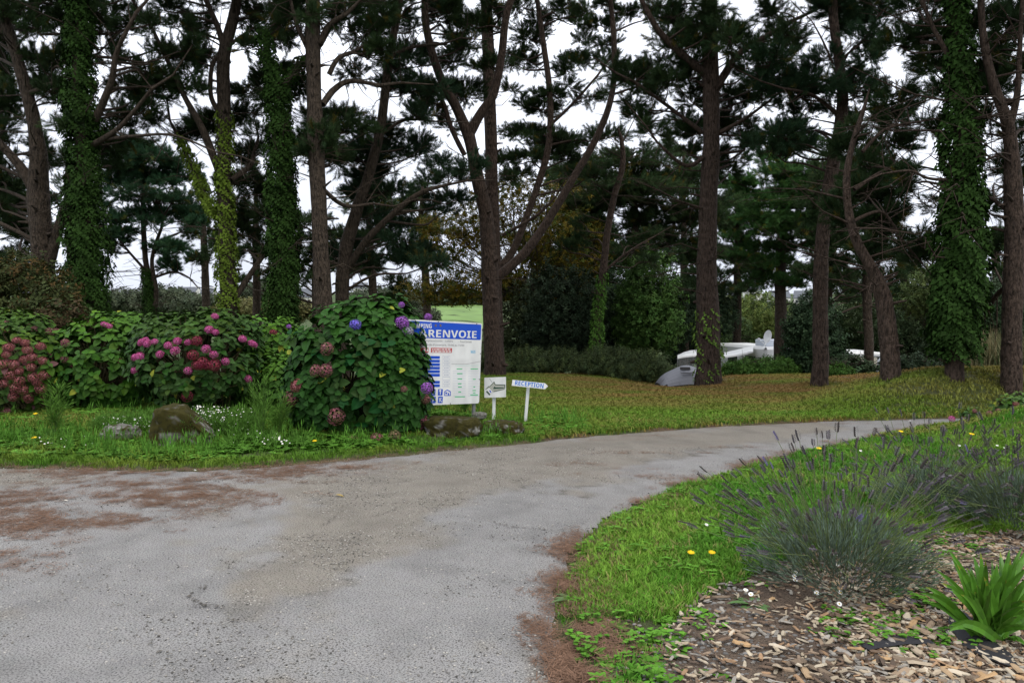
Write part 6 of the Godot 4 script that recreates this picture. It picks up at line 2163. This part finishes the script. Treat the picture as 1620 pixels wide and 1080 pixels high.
func mulch() -> void:
	rng.seed = 1000
	var chips := []
	for i in 7: chips.append(chip_mesh(1001 + i))
	rng.seed = 1010
	var tones := []
	for c in [[.38, .31, .225], [.50, .43, .33], [.30, .22, .15], [.34, .24, .145], [.16, .12, .085], [.40, .26, .135], [.29, .265, .235]]:
		tones.append(mat("chip_%d" % tones.size(), Color(c[0], c[1], c[2]), .9))
	# the bed: a skin of dark soil under the chips
	var s := Shape.new()
	var xs := axis([[.6, 4.4, .1]])
	var ds := axis([[2.2, 6.2, .1]])
	var keep := PackedInt32Array()
	for d in ds:
		for x in xs:
			keep.append(1 if in_mulch(x, d) and road_sd(x, d) > .15 else 0)
			var c := Color(.10, .074, .055) * (1 + .5 * noise.get_noise_2d(x * 60, d * 60))
			s.vert(Vector3(x, terr(x, d) + .006 + .02 * maxf(0, noise.get_noise_2d(x * 30, d * 30)), -d), Vector3.UP, Color(c.r, c.g, c.b))
	grid_faces(s, xs.size(), ds.size(), keep)
	var bed := part("bark_bed", s.done(), mats.earth)
	bed.set_meta("kind", "structure")
	bed.set_meta("label", "bed mulched with bark chips and gravel at the lower right")
	var n := 0
	var tries := 0
	while n < 300 and tries < 5000:
		tries += 1
		var d := rnd(2.75, 4.4)
		var x := rnd(1.0, .69 * d)
		if not in_mulch(x, d): continue
		if x < 1.6 + .2 * (d - 3) and rng.randf() < .85: continue
		var sc := rnd(.85, 1.6)
		var b := (Basis(Vector3.UP, rnd(0, TAU)) * Basis(rdir(), rnd(-.55, .55))).scaled(Vector3.ONE * sc)
		piece("bark_chip", chips[rng.randi() % 7], tones[rng.randi() % 7], Transform3D(b, on(x, d) + Vector3(0, rnd(.010, .034), 0)), bed)
		n += 1
	for k in 7:
		var xf := []
		var col := PackedColorArray()
		for i in 3000:
			var d := 2.5 * pow(6.0 / 2.5, rng.randf())
			var x := rnd(.7, .72 * d)
			if not in_mulch(x, d): continue
			var stony := smoothstep(1.8, 1.25, x - .15 * (d - 3)) 
			if rng.randf() < stony * .8: continue
			xf.append(Transform3D((Basis(Vector3.UP, rnd(0, TAU)) * Basis(rdir(), rnd(-.6, .6))).scaled(Vector3(1, 1, 1) * rnd(.35, .95)), on(x, d) + Vector3(0, rnd(.0, .03), 0)))
			var c: Color = [Color(.34, .28, .20), Color(.42, .36, .27), Color(.23, .17, .12), Color(.14, .095, .065), Color(.09, .065, .048), Color(.30, .19, .11), Color(.25, .23, .20)][rng.randi() % 7]
			var g := rnd(.8, 1.15)
			col.append(Color(c.r * g, c.g * g, c.b * g))
		many("small_chips", chips[k], mat("chip_mix", Color.WHITE, .9), xf, col, bed)
	# gravel where the chips thin out, and loose grit on the lane
	var peb := [pebble_mesh(1), pebble_mesh(2), pebble_mesh(3)]
	rng.seed = 1100
	for k in 3:
		var xf := []
		var col := PackedColorArray()
		for i in 1500:
			var d := 2.6 * pow(5.2 / 2.6, rng.randf())
			var x := rnd(.45, 2.4)
			if road_sd(x, d) < .1: continue
			var w := smoothstep(2.2, 1.5, x - .15 * (d - 3)) * smoothstep(5.0, 3.9, d)
			if not in_mulch(x, d): w *= .35 * smoothstep(4.4, 3.6, d)
			if rng.randf() > w: continue
			xf.append(Transform3D(Basis(rdir(), rnd(0, TAU)).scaled(Vector3(1.2, .6, .9) * rnd(.006, .026)), on(x, d) + Vector3(0, .006, 0)))
			var g := rnd(.06, .24)
			col.append(Color(g, g * .97, g * .93))
		many("gravel", peb[k], mat("pebble", Color.WHITE, .85), xf, col, bed)
	for k in 3:
		var xf := []
		var col := PackedColorArray()
		for i in 26000:
			var d := 2.6 * pow(9.0 / 2.6, rng.randf())
			var x := rnd(-.7 * d, minf(.7 * d, 4.0))
			if road_sd(x, d) > 0.0: continue
			if rng.randf() > .95 - .72 * worn(x, d): continue
			xf.append(Transform3D(Basis(rdir(), rnd(0, TAU)).scaled(Vector3(1, .6, 1) * rnd(.004, .0135)), Vector3(x, prof(d) + .004, -d)))
			var g := rnd(.05, .38)
			col.append(Color(g, g * .95, g * .87))
		var o := many("loose_grit", peb[k], mats.pebble, xf, col)
		tag(o, "loose grit and stone chippings where the lane's surface has worn", "gravel")
	# black weed fabric showing through
	for q in [[[1360, 1032], [1420, 1020], [1470, 1022], [1480, 1030], [1430, 1034], [1375, 1042], "black weed fabric strip showing between the chips, left of the plant"], [[1505, 975], [1530, 985], [1560, 1020], [1600, 1050], [1615, 1075], [1560, 1055], [1520, 1030], [1500, 1000], "black weed fabric sheet under the strap-leaved plant"]]:
		s = Shape.new()
		var pts := PackedVector2Array()
		for i in q.size() - 1:
			var p := ground_at(q[i][0], q[i][1])
			pts.append(Vector2(p.x, -p.z))
		var tri := Geometry2D.triangulate_polygon(pts)
		for t in range(0, tri.size(), 3):
			var vv := []
			for e in 3:
				var u := pts[tri[t + e]]
				vv.append(on(u.x, u.y) + Vector3(0, .034, 0))
			s.tri(vv[0], vv[1], vv[2], Color.WHITE)
		var f := part("weed_fabric", s.done(), mat("black_fabric", Color(.022, .022, .026), .75))
		tag(f, q[q.size() - 1], "fabric")

# ---------------------------------------------------------------- needle litter, fallen leaf
func litter() -> void:
	rng.seed = 1200
	var s := Shape.new()
	for i in 10:
		var c := Vector3(rnd(-.05, .05), rnd(.001, .008), rnd(-.05, .05))
		var az := rnd(0, TAU)
		for k in 2:
			var a := az + rnd(-.25, .25)
			var dd := Vector3(cos(a), rnd(-.05, .08), sin(a)) * rnd(.04, .065)
			var w := Vector3(-sin(a), 0, cos(a)) * .0011
			var g := rnd(.7, 1.3)
			s.quad(c - w, c + dd - w * .6, c + dd + w * .6, c + w, Color(g, g, g))
	var mesh := s.done()
	var xf := []
	var col := PackedColorArray()
	for i in 90000:
		var d := 2.7 * pow(11.5 / 2.7, rng.randf())
		var x := rnd(-.7 * d, minf(.7 * d, 6.0))
		var l := litter_at(x, d)
		if rng.randf() > l * l * (.55 if x < .3 else .7): continue
		var sd := road_sd(x, d)
		var y := prof(d) + .006 if sd < .0 else terr(x, d) + .012
		xf.append(Transform3D(Basis(Vector3.UP, rnd(0, TAU)).scaled(Vector3(1, 1, 1) * rnd(.8, 1.3)), Vector3(x, y, -d)))
		var g := rnd(.7, 1.3)
		col.append(Color(.175 * g, .100 * g, .064 * g))
	var o := many("needle_litter", mesh, mat("dry_needle", Color.WHITE, .8), xf, col)
	tag(o, "rusty fallen pine needles drifted over the lane and along its edges", "needles")
	var lf := Shape.new()
	leaf_shape(lf, Transform3D.IDENTITY, .085, .04, .3, .2, Color.WHITE, 5)
	for q in [[530, 785, "curled yellow leaf lying on the lane", .30, .22, .07], [100, 793, "small pale leaf scrap on the lane near the left edge", .5, .47, .40], [305, 745, "pale petal at the verge below the boulder", .6, .58, .55]]:
		var p := flat(q[0], q[1])
		var m := piece("fallen_leaf", lf.done(), mat("fallen_%d" % int(q[0]), Color(q[3], q[4], q[5]), .7, .2), Transform3D(aim(Vector3(1, .1, .3), Vector3.UP).scaled(Vector3.ONE * (1.0 if q[0] == 530 else .5)), Vector3(p.x, prof(p.y) + .012, -p.y)))
		tag(m, q[2], "leaf")
